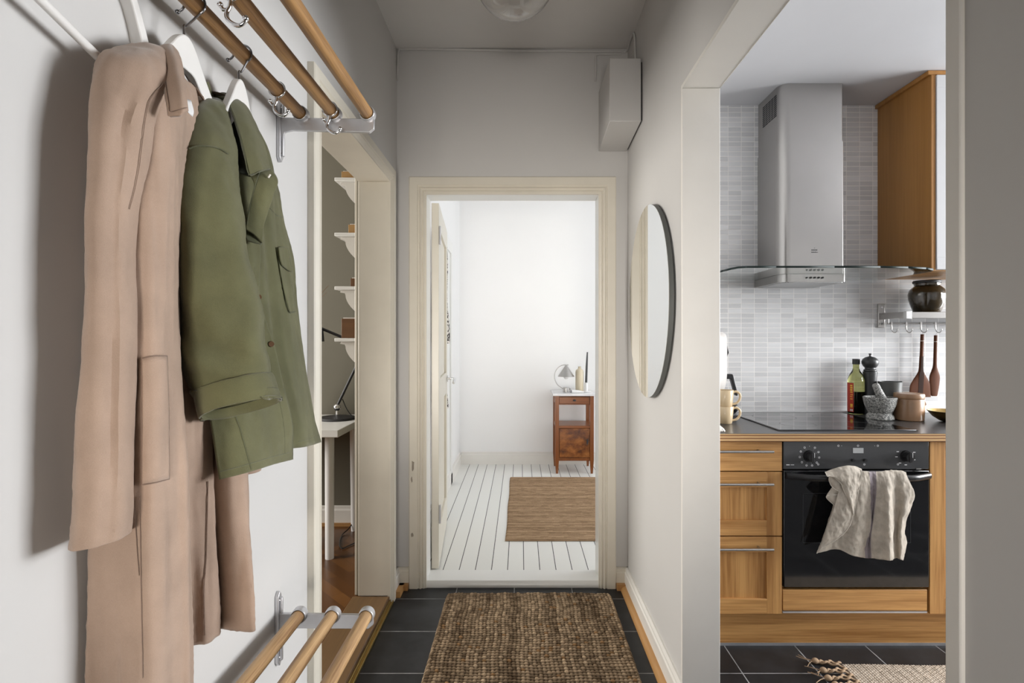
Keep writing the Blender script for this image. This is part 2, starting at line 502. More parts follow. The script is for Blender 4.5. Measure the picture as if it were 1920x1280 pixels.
def attr_fabric(name, rough=.95, bsc=500.):
    m, nt, b = mat_new(name)
    a = N(nt, 'ShaderNodeVertexColor'); a.layer_name = 'Col'
    f = noise_tex(nt, coords(nt, scale=(1, 1, 1)), 420., 3., .7)
    mx = N(nt, 'ShaderNodeMix', data_type='RGBA', blend_type='MULTIPLY'); mx.inputs[0].default_value = 1.
    nt.links.new(a.outputs['Color'], mx.inputs[6]); nt.links.new(ramp(nt, f, [(.3, (.55, .55, .55)), (.7, (1.35, 1.3, 1.25))]), mx.inputs[7])
    nt.links.new(mx.outputs[2], b.inputs['Base Color']); b.inputs['Roughness'].default_value = rough; b.inputs['Specular IOR Level'].default_value = .15
    bump(nt, b, f, .6, .0015)
    return m
M['jute'] = attr_fabric('jute yarn')

def speckled(name, c, dark, scale=60., lo=.46, hi=.52):
    m, nt, b = mat_new(name)
    f = noise_tex(nt, coords(nt), scale, 2., .6)
    nt.links.new(ramp(nt, f, [(lo, dark), (hi, c)]), b.inputs['Base Color']); b.inputs['Roughness'].default_value = .85
    return m
M['scarf'] = speckled('black and white printed cotton', (.72, .68, .64), (.03, .025, .022), 55.)

# ------------------------------------------------------------------ camera, view, world
cam = bpy.data.cameras.new('camera'); co_ = bpy.data.objects.new('camera', cam); COL.objects.link(co_)
co_.location = (0, 0, CAMZ); co_.rotation_euler = (PI / 2, 0, 0)
cam.sensor_width = 36.; cam.lens = 18.75; cam.shift_x = -16 / 1920; cam.shift_y = -3 / 1920; cam.clip_start = .02
SC.camera = co_
SC.view_settings.view_transform = 'Standard'; SC.view_settings.look = 'None'
SC.view_settings.exposure = 0.0; SC.view_settings.gamma = 1.; SC.view_settings.use_curve_mapping = False
SC.cycles.use_denoising = True
SC.cycles.max_bounces = 14; SC.cycles.diffuse_bounces = 8; SC.cycles.glossy_bounces = 6; SC.cycles.transmission_bounces = 10
SC.cycles.caustics_reflective = False; SC.cycles.caustics_refractive = False
SC.cycles.sample_clamp_indirect = 6.
w = bpy.data.worlds.new('sky'); SC.world = w; w.use_nodes = True
w.node_tree.nodes['Background'].inputs[0].default_value = (.75, .85, 1., 1); w.node_tree.nodes['Background'].inputs[1].default_value = .6

def area(name, loc, rot, sx, sy, power, col=(1, 1, 1), spread=PI):
    l = bpy.data.lights.new(name, 'AREA'); l.shape = 'RECTANGLE'; l.size = sx; l.size_y = sy; l.energy = power; l.color = col; l.spread = spread
    o = bpy.data.objects.new(name, l); COL.objects.link(o); o.location = loc; o.rotation_euler = rot
    return o
# daylight through the windows (all beyond the frame): kitchen, bedroom, study; the last is an added fill behind the camera
area('kitchen_daylight', (4.74, 1.72, 1.60), (0, PI / 2 - math.radians(20), 0), 1.36, 1.9, 285., (.97, .985, 1.))
area('bedroom_daylight', (3.16, 4.0, 1.60), (0, PI / 2, 0), 1.9, 1.9, 46., (.98, .99, 1.))
area('study_daylight', (-3.56, 2.35, 1.55), (0, -PI / 2, 0), 1.3, 1.3, 125., (1., .955, .89))
area('entrance_fill', (-.04, -1.54, .80), (PI / 2 + .14, 0, 0), .7, .9, 6.8, (1., .94, .87), math.radians(40))  # added fill, brightens the back wall and ceiling

# ------------------------------------------------------------------ room shell
HC = 2.787; KC = 2.51
struct('floor', MB().box(-.641, 4.8, -1.6, 2.80, -.06, 0), M['slate'])
struct('floor_bedroom', MB().box(-.70, 3.2, 2.83, 5.5, -.06, .02), M['planks'])
struct('floor_study', MB().box(-3.6, -.775, .3, 3.62, -.06, .04), M['parquet'])
struct('ceiling', MB().box(-.75, .65, -1.6, 2.80, HC, HC + .08), M['ceil'])
struct('ceiling_kitchen', MB().box(.62, 4.9, -1.6, 2.86, KC, KC + .08), M['ceil_k'])
struct('ceiling_bedroom', MB().box(-.75, 3.3, 2.85, 5.6, HC, HC + .08), M['wall_bed'])
struct('ceiling_study', MB().box(-3.7, -.74, .2, 3.7, HC, HC + .08), M['ceil'])
DY0, DY1, DZ = 1.675, 2.574, 2.045          # opening to the study
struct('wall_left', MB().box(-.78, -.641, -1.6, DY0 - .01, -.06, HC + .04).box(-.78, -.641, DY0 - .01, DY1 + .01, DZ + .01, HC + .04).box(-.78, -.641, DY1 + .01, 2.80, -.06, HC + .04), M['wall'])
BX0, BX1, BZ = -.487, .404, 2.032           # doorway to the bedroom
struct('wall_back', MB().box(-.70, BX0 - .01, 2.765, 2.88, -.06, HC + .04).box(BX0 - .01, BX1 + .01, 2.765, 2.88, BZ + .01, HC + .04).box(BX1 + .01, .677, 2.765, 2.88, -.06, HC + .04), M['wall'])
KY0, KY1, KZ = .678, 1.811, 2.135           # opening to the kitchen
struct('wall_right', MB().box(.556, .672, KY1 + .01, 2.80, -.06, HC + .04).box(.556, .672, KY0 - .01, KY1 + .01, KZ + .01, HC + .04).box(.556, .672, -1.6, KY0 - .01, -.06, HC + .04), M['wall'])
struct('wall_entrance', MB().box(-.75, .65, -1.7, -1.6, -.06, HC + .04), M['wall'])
struct('wall_kitchen_far', MB().box(.668, 4.9, 2.80, 2.88, -.06, HC), M['tiles'])
struct('wall_kitchen_near', MB().box(.66, 4.9, -1.7, -1.6, -.06, KC + .04), M['wall'])
struct('wall_kitchen_right', MB().box(4.8, 4.9, -1.6, .60, -.06, KC + .04).box(4.8, 4.9, 2.60, 2.82, -.06, KC + .04).box(4.8, 4.9, .60, 2.60, -.06, .9).box(4.8, 4.9, .60, 2.60, 2.34, KC + .04), M['wall'])
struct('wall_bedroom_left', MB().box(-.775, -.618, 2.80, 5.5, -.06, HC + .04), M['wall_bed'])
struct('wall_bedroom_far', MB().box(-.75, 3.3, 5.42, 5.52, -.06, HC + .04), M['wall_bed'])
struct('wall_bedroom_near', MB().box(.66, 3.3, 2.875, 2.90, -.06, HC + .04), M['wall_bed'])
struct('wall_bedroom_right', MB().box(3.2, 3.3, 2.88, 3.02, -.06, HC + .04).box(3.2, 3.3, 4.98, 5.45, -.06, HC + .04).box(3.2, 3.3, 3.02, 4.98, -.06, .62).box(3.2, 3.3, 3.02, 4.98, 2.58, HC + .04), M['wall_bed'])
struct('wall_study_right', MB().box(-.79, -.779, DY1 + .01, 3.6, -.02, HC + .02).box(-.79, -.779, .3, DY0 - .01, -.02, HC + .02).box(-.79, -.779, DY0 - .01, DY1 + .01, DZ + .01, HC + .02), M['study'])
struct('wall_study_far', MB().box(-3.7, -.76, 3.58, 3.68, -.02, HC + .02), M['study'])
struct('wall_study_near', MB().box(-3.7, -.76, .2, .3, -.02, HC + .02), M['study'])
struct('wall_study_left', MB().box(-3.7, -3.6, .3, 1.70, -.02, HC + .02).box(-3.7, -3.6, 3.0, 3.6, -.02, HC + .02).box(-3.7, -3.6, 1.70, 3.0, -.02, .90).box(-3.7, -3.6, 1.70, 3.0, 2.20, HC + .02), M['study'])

# windows beyond the frame
def window(name, x, y0, y1, z0, z1):
    f = MB(); t = .06
    f.box(x, x + .07, y0, y0 + t, z0, z1).box(x, x + .07, y1 - t, y1, z0, z1).box(x, x + .07, y0 + t, y1 - t, z0, z0 + t).box(x, x + .07, y0 + t, y1 - t, z1 - t, z1)
    ym = (y0 + y1) / 2
    f.box(x, x + .07, ym - .03, ym + .03, z0 + t, z1 - t)
    return struct(name, f, M['white_gloss'])
window('window_1', 4.81, .60, 2.60, .9, 2.34)
window('window_2', 3.21, 3.02, 4.98, .62, 2.58)
window('window_3', -3.69, 1.70, 3.0, .90, 2.20)

# moulded casings: profile (width from the outer edge, thickness off the wall)
CAS = [(0, 0), (0, .020), (.004, .024), (.036, .024), (.040, .018), (.044, .018), (.049, .024), (.054, .018), (.058, .015), (.063, .020), (.068, .014), (.074, .014), (.074, 0)]
def casing(name, a0, a1, zt, z0, place, mat, wsc=1.):
    """a0/a1: outer edges, zt: outer top; place(a,t,z) -> point"""
    rows = []
    for (wd, t) in CAS:
        wd *= wsc
        rows.append([place(a0 + wd, t, z0), place(a0 + wd, t, zt - wd), place(a1 - wd, t, zt - wd), place(a1 - wd, t, z0)])
    P = np.array(rows)                       # profile x stations
    mb = MB().grid(P)
    n = len(CAS)
    for st in (0, 3):
        mb.f.append(tuple(i * 4 + st for i in range(n))); mb.m.append(0)
    return struct(name, mb, mat, smooth=25.)
casing('trim_1', DY0 - .072, DY1 + .072, DZ + .072, 0., lambda a, t, z: (-.641 + t, a, z), M['cream'])
cas2 = casing('trim_2', BX0 - .088, BX1 + .088, BZ + .088, 0., lambda a, t, z: (a, 2.765 - t, z), M['cream'], 1.2)
M['chip'] = plain('bare patch under chipped paint', (.30, .26, .21), .7, var=.15, nscale=40.)
rnd0 = random.Random(3)
for (px, py, rw, rh) in ((774, 873, 3.2, 13), (772, 899, 2., 7), (773, 1003, 3., 5)):
    pts = []
    for k in range(11):
        a = 2 * PI * k / 11; q = rnd0.uniform(.55, 1.)
        u = U(px + rw * q * math.cos(a), py + rh * q * math.sin(a), 2.7412)
        pts.append((u.x, u.z))
    MB().prism(pts, 'y', 2.7404, 2.7412).build('paint_chip', M['chip'], cas2)
# linings of the openings
t_ = .012
struct('trim_3', MB().box(-.784, -.637, DY1, DY1 + t_, .044, DZ).box(-.784, -.637, DY0 - t_, DY0, .044, DZ).box(-.784, -.637, DY0 - t_, DY1 + t_, DZ, DZ + t_)
       .box(-.805, -.79, DY1 + .016, DY1 + .08, .04, DZ + .08).box(-.805, -.79, DY0 - .08, DY0 - .016, .04, DZ + .08), M['cream'], bevel=.003)
struct('trim_4', MB().box(BX0 - t_, BX0, 2.762, 2.884, .03, BZ).box(BX1, BX1 + t_, 2.762, 2.884, .03, BZ).box(BX0 - t_, BX1 + t_, 2.762, 2.884, BZ, BZ + t_)
       .box(BX0 - .08, BX0 - .002, 2.88, 2.897, .02, BZ + .08).box(BX1 + .002, BX1 + .08, 2.88, 2.897, .02, BZ + .08).box(BX0 - .08, BX1 + .08, 2.88, 2.897, BZ + .002, BZ + .08), M['white_gloss'], bevel=.002)
struct('trim_5', MB().box(.549, .678, KY1, KY1 + .014, 0, KZ).box(.549, .678, KY0 - .012, KY0 + .012, 0, KZ).box(.549, .678, KY0 - .012, KY1 + .014, KZ, KZ + .014), M['cream_light'], bevel=.002)
# thresholds
struct('trim_6', MB().box(-.81, -.632, DY0, DY1, .0, .044), M['thresh'], bevel=.004)
struct('trim_7', MB().box(-.632, -.617, 1.2, 2.60, 0., .014).box(-.632, -.626, 1.2, 2.60, .0, .028), M['brass'], bevel=.002)
struct('trim_8', MB().prism([(2.755, 0.), (2.755, .022), (2.765, .034), (2.89, .034), (2.90, .02), (2.90, 0)], 'x', BX0 - .02, BX1 + .02), M['white_gloss'])
# baseboards
def base(name, segs, mat, h=.10, t=.018):
    mb = MB()
    for (kind, p, a, b) in segs:
        d = 1 if kind[1] == '+' else -1
        prof = [(0, 0), (d * t, 0), (d * t, h * .78), (d * t * .75, h * .82), (d * t * .75, h * .93), (d * t * .35, h), (0, h)]
        if kind[0] == 'x': mb.prism([(p + q, z) for q, z in prof], 'y', a, b)
        else: mb.prism([(p + q, z) for q, z in prof], 'x', a, b)
    return struct(name, mb, mat, smooth=20.)
base('baseboard_right', [('x-', .556, KY1 + .015, 2.765)], M['cream_light'], .105, .02)
base('baseboard_back', [('y-', 2.765, -.641, BX0 - .089), ('y-', 2.765, BX1 + .089, .556)], M['cream'], .105, .02)
base('baseboard_left', [('x+', -.641, DY1 + .073, 2.765), ('x+', -.641, -1.6, DY0 - .073)], M['cream_light'], .105, .02)
o = struct('baseboard_bedroom', MB(). prism([(5.42, .02), (5.40, .02), (5.40, .115), (5.408, .125), (5.408, .14), (5.42, .145)], 'x', -.6, 3.2).prism([(-.618, .02), (-.600, .02), (-.600, .115), (-.606, .125), (-.606, .14), (-.618, .145)], 'y', 2.98, 5.41), M['cream_light'], smooth=20.)
struct('baseboard_study', MB().prism([(3.58, .04), (3.562, .04), (3.562, .14), (3.57, .15), (3.57, .165), (3.58, .17)], 'x', -3.6, -.79).box(-.808, -.79, 2.66, 3.58, .04, .16), M['cream_light'], smooth=20.)
def qr(name, p, ax, a, b, d, z0=0., r=.019, mat=None):
    pr = [(0, 0)] + [(d * r * math.cos(t), z0 * 0 + r * math.sin(t)) for t in [i * PI / 12 for i in range(7)]]
    pr = [(p + x, z0 + z) for x, z in pr]
    return MB().prism(pr, ax, a, b)
struct('trim_9', qr('q', .536, 'y', KY1 + .015, 2.745, -1, 0., .024), M['quarter'])
struct('trim_10', MB().box(-.621, BX0 - .089, 2.720, 2.745, 0, .030).box(BX1 + .089, .536, 2.720, 2.745, 0, .030), wood('oak strip across', (.36, .18, .06), (.48, .26, .10), 'x'))
struct('trim_11', MB().box(-.621, -.597, DY1 + .073, 2.745, 0, .030), M['quarter'])
struct('trim_12', MB().box(-3.6, -.80, 3.545, 3.562, .04, .06), wood('oak strip study', (.30, .15, .05), (.42, .23, .09), 'x'))

# unseen door frame, made up to go with the fill light behind the camera
struct('fill_door', MB().box(-.50, -.39, -1.598, -1.555, .02, 2.02).box(.31, .42, -1.598, -1.555, .02, 2.02).box(-.39, .31, -1.598, -1.555, .02, .34).box(-.39, .31, -1.598, -1.555, 1.26, 2.02), M['cream'], bevel=.003)

# ------------------------------------------------------------------ hall: hat rack and shoe rack
def bracket(root, Y, zs, flip=1):
    """cast bracket: wall plate, arm, three sockets. zs: plate z0,z1, arm z0,z1 at wall, rod height"""
    z0, z1, a0, a1, zr = zs
    mb = MB()
    x = -.641
    mb.prism([(Y - .010, z0 + .012), (Y, z0), (Y + .010, z0 + .012), (Y + .010, z1 - .012), (Y, z1), (Y - .010, z1 - .012)], 'x', x, x + .010)
    mb.prism([(Y - .004, z0 + .016), (Y + .004, z0 + .016), (Y + .004, z1 - .016), (Y - .004, z1 - .016)], 'x', x + .01, x + .017)
    xe = -.398
    mb.prism([(x + .008, a0 - .022), (x + .02, a0 - .004), (x + .04, a0), (xe, a1 - .036), (xe + .012, a1 - .026), (xe + .012, a1), (x + .008, a1 + .004)], 'y', Y - .005, Y + .005)
    for xr in (-.579, -.492, -.403):
        pr = [(.0165, -.014), (.0195, -.014), (.0205, -.006), (.0205, .006), (.0165, .006)]
        n = 28; vs = []; fs = []
        for r, d in pr:
            for k in range(n):
                a = 2 * PI * k / n
                vs.append((xr + r * math.cos(a), Y + d, zr + r * math.sin(a)))
        for i in range(len(pr)):
            for k in range(n):
                l = (k + 1) % n; j = (i + 1) % len(pr)
                fs.append((i * n + k, i * n + l, j * n + l, j * n + k))
        mb.add(vs, fs)
        mb.cyl((xr, Y - .002, zr), (xr, Y + .006, zr), .0168, n=24)
    b = mb.build('bracket', M['alu'], root, bevel=.0015)
    for zz in (z0 + .024, z1 - .024):
        MB().lathe([(.0001, .004), (.003, .0035), (.0048, .0)], (0, 0, 0)).v
        s = MB(); s.cyl((x + .009, Y, zz), (x + .013, Y, zz), .0048, .0038, n=16); s.build('screw', M['chrome'], b)
    return b

rack = thing('hat_rack', 'wall hat rack with three oak rods and cast metal brackets above the coats', 'coat rack', (-.641, .92, 1.875))
bracket(rack, 1.409, (1.748, 1.917, 1.832, 1.862, 1.875))
bracket(rack, .36, (1.748, 1.917, 1.832, 1.862, 1.875))
for xr in (-.579, -.492, -.403):
    MB().cyl((xr, .345, 1.875), (xr, 1.4095, 1.875), .0155, n=28).build('rod', M['rod'], rack)
def slide_hook(root, xr, Y, zr):
    mb = MB()
    ring = [(xr + .0178 * math.cos(a), Y, zr + .0178 * math.sin(a)) for a in [2 * PI * k / 40 for k in range(40)]]
    mb.tube(ring, .0028, 12, closed=True)
    mb.tube(cr(np.array([(xr, Y, zr - .018), (xr - .002, Y, zr - .030), (xr - .006, Y - .001, zr - .040), (xr - .004, Y - .002, zr - .052), (xr + .006, Y - .003, zr - .061), (xr + .017, Y - .004, zr - .064), (xr + .025, Y - .004, zr - .059), (xr + .028, Y - .004, zr - .053)]), 6), .0037, 12)
    mb.ball((xr + .028, Y - .004, zr - .052), .0052, 12)
    mb.tube([(xr - .004, Y, zr - .036), (xr - .012, Y - .002, zr - .036), (xr - .016, Y - .003, zr - .029)], .0032, 8)
    mb.ball((xr - .016, Y - .003, zr - .028), .0048, 12)
    return mb.build('hook', M['chrome'], root)
slide_hook(rack, -.579, 1.268, 1.875)
slide_hook(rack, -.492, 1.375, 1.875)
slide_hook(rack, -.492, .905, 1.875)

shoe = thing('shoe_rack', 'low wall shoe rack with three oak rods coloured as lit in a cast metal bracket', 'shoe rack', (-.641, .92, .56))
bracket(shoe, 1.400, (.425, .622, .525, .560, .560))
bracket(shoe, .36, (.425, .622, .525, .560, .560))
for xr in (-.579, -.492, -.403):
    MB().cyl((xr, .345, .56), (xr, 1.4005, .56), .0158, n=28).build('rod', M['rod_lit'], shoe)

# ------------------------------------------------------------------ hangers
def hanger(name, label, c, ang, hookY, drop=1., bar=False, hw=.2):
    """c: neck point; ang: heading of the arms in plan (from +Y towards +X)"""
    c = Vector(c)
    t = thing(name, label, 'clothes hanger', c, 'white clothes hangers on the rack')
    d = Vector((math.sin(ang), math.cos(ang), 0)); nn = Vector((d.y, -d.x, 0))
    up = [(0, .0), (.012, -.003), (.028, -.016), (.05, -.042), (.085, -.078), (.13, -.103), (.17, -.118), (hw, -.130)]
    dn = [(0, -.060), (.020, -.062), (.035, -.074), (.055, -.090), (.085, -.112), (.13, -.134), (.17, -.148), (hw, -.158)]
    if hw < .19:
        keep = sum(1 for s, z in up if s < hw - .012)
        lin = lambda T: T[keep - 1][1] + (T[keep][1] - T[keep - 1][1]) * (hw - T[keep - 1][0]) / (T[keep][0] - T[keep - 1][0])
        zu, zd = lin(up), lin(dn)
        up = up[:keep] + [(hw, zu - .004)]; dn = dn[:keep] + [(hw, zd + .004)]
    top = [(-s, z) for s, z in up[:0:-1]] + up
    bot = [(-s, z) for s, z in dn[:0:-1]] + dn
    mb = MB(); rows = []
    for (s, z), (s2, z2) in zip(top, bot):
        a = c + d * s + Vector((0, 0, z * drop)); b = c + d * s2 + Vector((0, 0, z2 * drop))
        rows.append([a - nn * .007, a + nn * .007, b + nn * .007, b - nn * .007])
    P = cr(np.array([[list(q) for q in r] for r in rows]), 3)
    if bar: P = P[:10]
    mb.grid(P, closed=True, capends=True)
    mb.build('hanger_body', M['hanger_white'], t, bevel=.002)
    xr, zr = -.579, 1.875
    R = .0185
    pts = [c, c + Vector((0, 0, .018))]
    arc = [Vector((xr + R * math.cos(a), hookY, zr + R * math.sin(a))) for a in [math.radians(q) for q in range(-60, 186, 15)]]
    pts += [Vector((c.x + .004, c.y + (hookY - c.y) * .4, zr - R - .020))] + arc
    pts += [arc[-1] + Vector((-.004, 0, -.008)), arc[-1] + Vector((-.012, 0, -.012))]
    P = cr(np.array([list(p) for p in pts]), 4)
    hk = MB().tube(P, .0021, 8); hk.ball(pts[-1], .0042, 10)
    hk.build('hook', M['dark_wire'], t)
    if bar:
        a = U(5, -70, .62); b = U(190, 113, .772)
        MB().tube([a, a.lerp(b, .97), b], [.0062, .0062, .004], 14).build('trouser_bar', M['hanger_white'], t)
        ar = [c + d * (-.0) + Vector((0, 0, -.03)), U(120, -160, .70), U(205, -70, .80), U(236, 0, .855), U(262, 98, .885), U(268, 125, .888)]
        P = cr(np.array([list(q) for q in ar]), 5)
        vs = []
        for p in P:
            vs.append([(p[0] - .012, p[1] - .004, p[2]), (p[0] + .012, p[1] - .006, p[2]), (p[0] + .013, p[1] + .012, p[2]), (p[0] - .011, p[1] + .014, p[2])])
        MB().grid(np.array(vs), closed=True, capends=True).build('arm', M['hanger_white'], t, bevel=.002)
    return t
hanger('clothes_hanger', 'white hanger inside the beige coat, hooked over the oak rod', U(345, 68, .940), math.radians(-2), .948, hw=.12)
hanger('clothes_hanger', 'white hanger inside the olive green jacket, hooked over the oak rod', U(448, 150, 1.105), math.radians(-7), 1.111, drop=1.28, hw=.095)
hanger('clothes_hanger', 'white empty hanger with a trouser bar, left of the beige coat', (-.575, .56, 1.812), math.radians(-1), .566, bar=True, hw=.19)

# ------------------------------------------------------------------ beige coat
coat = thing('coat', 'long beige coat on a white hanger at the left wall', 'coat', (-.585, .95, .72))
# body: closed rings of (px, Y) at given heights, front from the near side to the far side, then back along the wall
def ring(z, pts):
    out = []
    for q in pts:
        if q[0] == 'w': out.append((q[1], q[2], z))
        else:
            px, Y = q
            out.append(((px - 976) * Y / 1000., Y, z))
    return out
def back(x0, y0, y1):
    return [('w', x0, y1), ('w', x0 - .002, (y0 + y1) / 2 + .06), ('w', x0 - .002, (y0 + y1) / 2 - .06), ('w', x0, y0)]
RB = [
    ring(1.735, [(292, .862), (300, .856), (312, .858), (322, .87), (332, .885), (338, .90), (350, .93), (365, .962), (372, 1.0), (376, 1.03)] + back(-.622, .885, 1.05)),
    ring(1.700, [(262, .830), (285, .826), (310, .832), (326, .848), (340, .865), (348, .89), (360, .93), (374, .975), (390, 1.03), (396, 1.06)] + back(-.628, .84, 1.09)),
    ring(1.640, [(228, .792), (260, .786), (295, .796), (325, .822), (345, .85), (350, .885), (362, .93), (378, .985), (400, 1.05), (410, 1.09)] + back(-.634, .80, 1.13)),
    ring(1.50, [(214, .780), (250, .776), (290, .788), (318, .812), (333, .842), (338, .89), (362, .94), (384, .99), (412, 1.06), (424, 1.10)] + back(-.635, .785, 1.14)),
    ring(1.30, [(208, .776), (246, .772), (290, .786), (318, .815), (330, .85), (333, .90), (365, .95), (388, 1.0), (420, 1.06), (440, 1.10)] + back(-.635, .78, 1.14)),
    ring(1.10, [(208, .776), (246, .772), (292, .788), (328, .825), (349, .858), (344, .93), (372, .965), (394, 1.0), (432, 1.035), (456, 1.08)] + back(-.635, .78, 1.13)),
    ring(.92, [(206, .778), (244, .774), (296, .79), (334, .83), (357, .862), (350, .955), (378, .985), (404, 1.01), (440, 1.03), (468, 1.06)] + back(-.635, .78, 1.12)),
    ring(.80, [(200, .78), (240, .772), (296, .79), (338, .835), (362, .866), (353, .97), (384, .995), (411, 1.022), (446, 1.035), (475, 1.052)] + back(-.635, .78, 1.11)),
    ring(.712, [(196, .78), (238, .77), (294, .79), (338, .84), (362, .868), (354, .977), (387, 1.0), (413, 1.026), (448, 1.038), (476, 1.047)] + back(-.635, .78, 1.11)),
]
RB = [r[:8] + [tuple(np.array(r[7]) + np.array((-.004 * .6, .022, 0)) + np.array((-.022 * .57, 0, 0)))] + r[8:] for r in RB]
P = np.array(RB)
P = cr(P, 12)
P = np.transpose(cr(np.transpose(P, (1, 0, 2)), 8, closed=True), (1, 0, 2))
P = wrinkle(P, .0062, 30., 2.6, 3., closed=True)
P[:, :, 0] = np.maximum(P[:, :, 0], -.639)
SK_C = skin(P, True)
MB().grid(P, closed=True).build('coat_body', M['coat'], coat, solid=.003, soff=-1)
# near sleeve with raglan shoulder
SL = [
    (290, 93, 318, 92, .885, .004, 0), (246, 97, 314, 97, .850, .020, 0), (213, 105, 308, 112, .815, .034, 0), (200, 124, 303, 142, .790, .042, 0), (193, 160, 292, 180, .778, .044, 0),
    (190, 205, 277, 212, .768, .044, 0), (188, 245, 268, 246, .762, .044, 0), (187, 310, 258, 312, .757, .042, 0), (184, 390, 245, 390, .752, .040, 0),
    (177, 500, 241, 500, .749, .038, 0), (170, 640, 243, 640, .747, .037, 0), (165, 760, 243, 760, .746, .038, 0), (158, 860, 242, 860, .745, .038, 0),
    (151, 950, 240, 950, .744, .040, 0), (147, 1000, 237, 995, .744, .041, 0), (146, 1017, 235, 1005, .744, .041, 0)]
P = sleeve_rings(SL, 40, 7, .0042, 11., 30., 6.)
P[:, :, 0] = np.maximum(P[:, :, 0], -.639)
# front crease of the sleeve
for i in range(P.shape[0]):
    for j in range(P.shape[1]):
        a = 2 * PI * j / P.shape[1]
        s = math.exp(-((a - 5.55) / .16) ** 2) * min(1, max(0, (i - 18) / 20)) * .006
        P[i, j, 1] += s * 1.2; P[i, j, 0] -= s * .3
SK_L = skin(P, True)
MB().grid(P, closed=True).build('sleeve', M['coat'], coat, solid=.003, soff=-1)
# far sleeve, tucked against the wall behind the jacket
SF = [(396, 178, 430, 182, 1.08, .02, 0), (410, 200, 452, 206, 1.13, .03, 0), (418, 260, 462, 262, 1.155, .03, 0), (425, 400, 468, 400, 1.165, .03, 0), (432, 600, 474, 600, 1.165, .03, 0), (440, 800, 482, 800, 1.16, .03, 0), (447, 882, 486, 884, 1.155, .03, 0)]
P = sleeve_rings(SF, 24, 6, .003, 5.)
P[:, :, 0] = np.maximum(P[:, :, 0], -.638)
MB().grid(P, closed=True, capends=True).build('sleeve', M['coat'], coat)
# seams, welt pocket
def seam(pts, name, mat, parent, r=.0011, n=6):
    Q = cr(np.array([list(U(*p)) for p in pts]), n)
    return MB().tube(Q, r, 6).build(name, mat, parent)
PK = patch_on(SK_C, [[(268, 672), (288, 668), (308, 668)], [(268, 780), (290, 780), (312, 778)], [(269, 906), (291, 902), (313, 897)]], 6, 10, .0035)
MB().grid(PK).build('pocket_welt', M['coat'], coat, solid=.002)
seam_on(SK_C, [(267, 671), (266, 780), (268, 907)], 'pocket_seam', M['coat_dark'], coat, .0010, off=.0035)
seam_on(SK_C, [(268, 908), (291, 904), (314, 898)], 'pocket_seam', M['coat_dark'], coat, .0008, off=.0035)
seam_on(SK_C, [(268, 671), (288, 667), (309, 667)], 'pocket_seam', M['coat_dark'], coat, .0006, off=.0035)
seam_on(SK_C, [(309, 667), (313, 778), (314, 897)], 'pocket_seam', M['coat_dark'], coat, .0006, off=.0035)
# collar: stand, roll and fall
CL = [[(300, 110, .90), (318, 104, .915), (338, 110, .93), (352, 128, .945)],
      [(289, 92, .874), (304, 83, .884), (322, 83, .892), (334, 95, .905)],
      [(293, 98, .848), (308, 92, .842), (326, 96, .842), (340, 110, .852)],
      [(301, 130, .822), (317, 128, .812), (333, 131, .812), (345, 138, .822)],
      [(306, 165, .800), (321, 164, .790), (337, 163, .790), (349, 164, .800)],
      [(311, 196, .788), (326, 195, .777), (341, 192, .778), (352, 189, .790)],
      [(314, 217, .784), (329, 216, .774), (343, 212, .775), (354, 208, .788)]]
P = sheet(CL, 8, 8, .0012, 4.); SK_K = skin(P)
MB().grid(P).build('collar', M['coat'], coat, solid=.005, soff=-1)
seam_on(SK_K, [(303, 105), (308, 132), (313, 166), (318, 196), (320, 209), (336, 206), (349, 202)], 'collar_seam', M['coat_dark'], coat, .0006)
seam_on(SK_L, [(304, 158), (290, 172), (278, 192), (271, 225), (266, 262), (260, 310), (251, 355), (241, 392)], 'raglan_seam', M['coat_dark'], coat, .0006)
# inside of the neck: yoke strap and label
NK = [[(338, 124, .955), (345, 126, .96), (350, 140, .965)], [(352, 150, .965), (362, 152, .97), (366, 165, .975)], [(368, 178, .985), (380, 182, .99), (384, 192, .995)]]
MB().grid(sheet(NK, 4, 5, 0)).build('neck_facing', M['coat_dark'], coat, solid=.004)
LB = [[(346, 184, .835), (358, 188, .850)], [(350, 203, .830), (363, 208, .845)], [(353, 211, .830), (361, 219, .845)]]
o = MB().grid(sheet(LB, 4, 3, 0)).build('care_label', M['white_plastic'], coat, solid=.0008); o['label'] = 'white woven label'
# placket stitching on the inner front edge
seam_on(SK_C, [(389, 902), (388, 960), (386, 1040), (382, 1110), (384, 1190)], 'placket_seam', M['coat_dark'], coat, .0010)
seam_on(SK_C, [(250, 930), (257, 1020), (262, 1078)], 'panel_seam', M['coat_dark'], coat, .0005)
seam_on(SK_C, [(262, 930), (264, 1020), (266, 1140), (268, 1270)], 'panel_seam', M['coat_dark'], coat, .0005)

# ------------------------------------------------------------------ olive jacket
jk = thing('jacket', 'olive green cotton jacket with a rolled cuff, hanging in front of the coat', 'jacket', (-.52, 1.12, 1.0))
# near sleeve
SJ = [
    (398, 183, 422, 190, 1.055, .006, 0), (388, 192, 427, 206, 1.035, .026, 0), (374, 218, 430, 232, 1.005, .042, 0), (361, 255, 433, 262, .985, .050, 0), (349, 292, 437, 296, .970, .054, 0),
    (337, 345, 443, 348, .958, .056, 0), (332, 410, 450, 412, .950, .056, 0), (330, 480, 463, 482, .946, .055, 0), (330, 545, 481, 545, .945, .054, 0),
    (331, 610, 493, 606, .946, .053, 0), (332, 655, 498, 650, .948, .052, 0), (338, 692, 501, 672, .950, .050, 0), (352, 716, 502, 690, .952, .048, 0), (370, 742, 503, 704, .953, .044, 0)]
P = sleeve_rings(SJ, 44, 7, .0050, 21., 24., 9.)
P[:, :, 0] = np.maximum(P[:, :, 0], -.632)
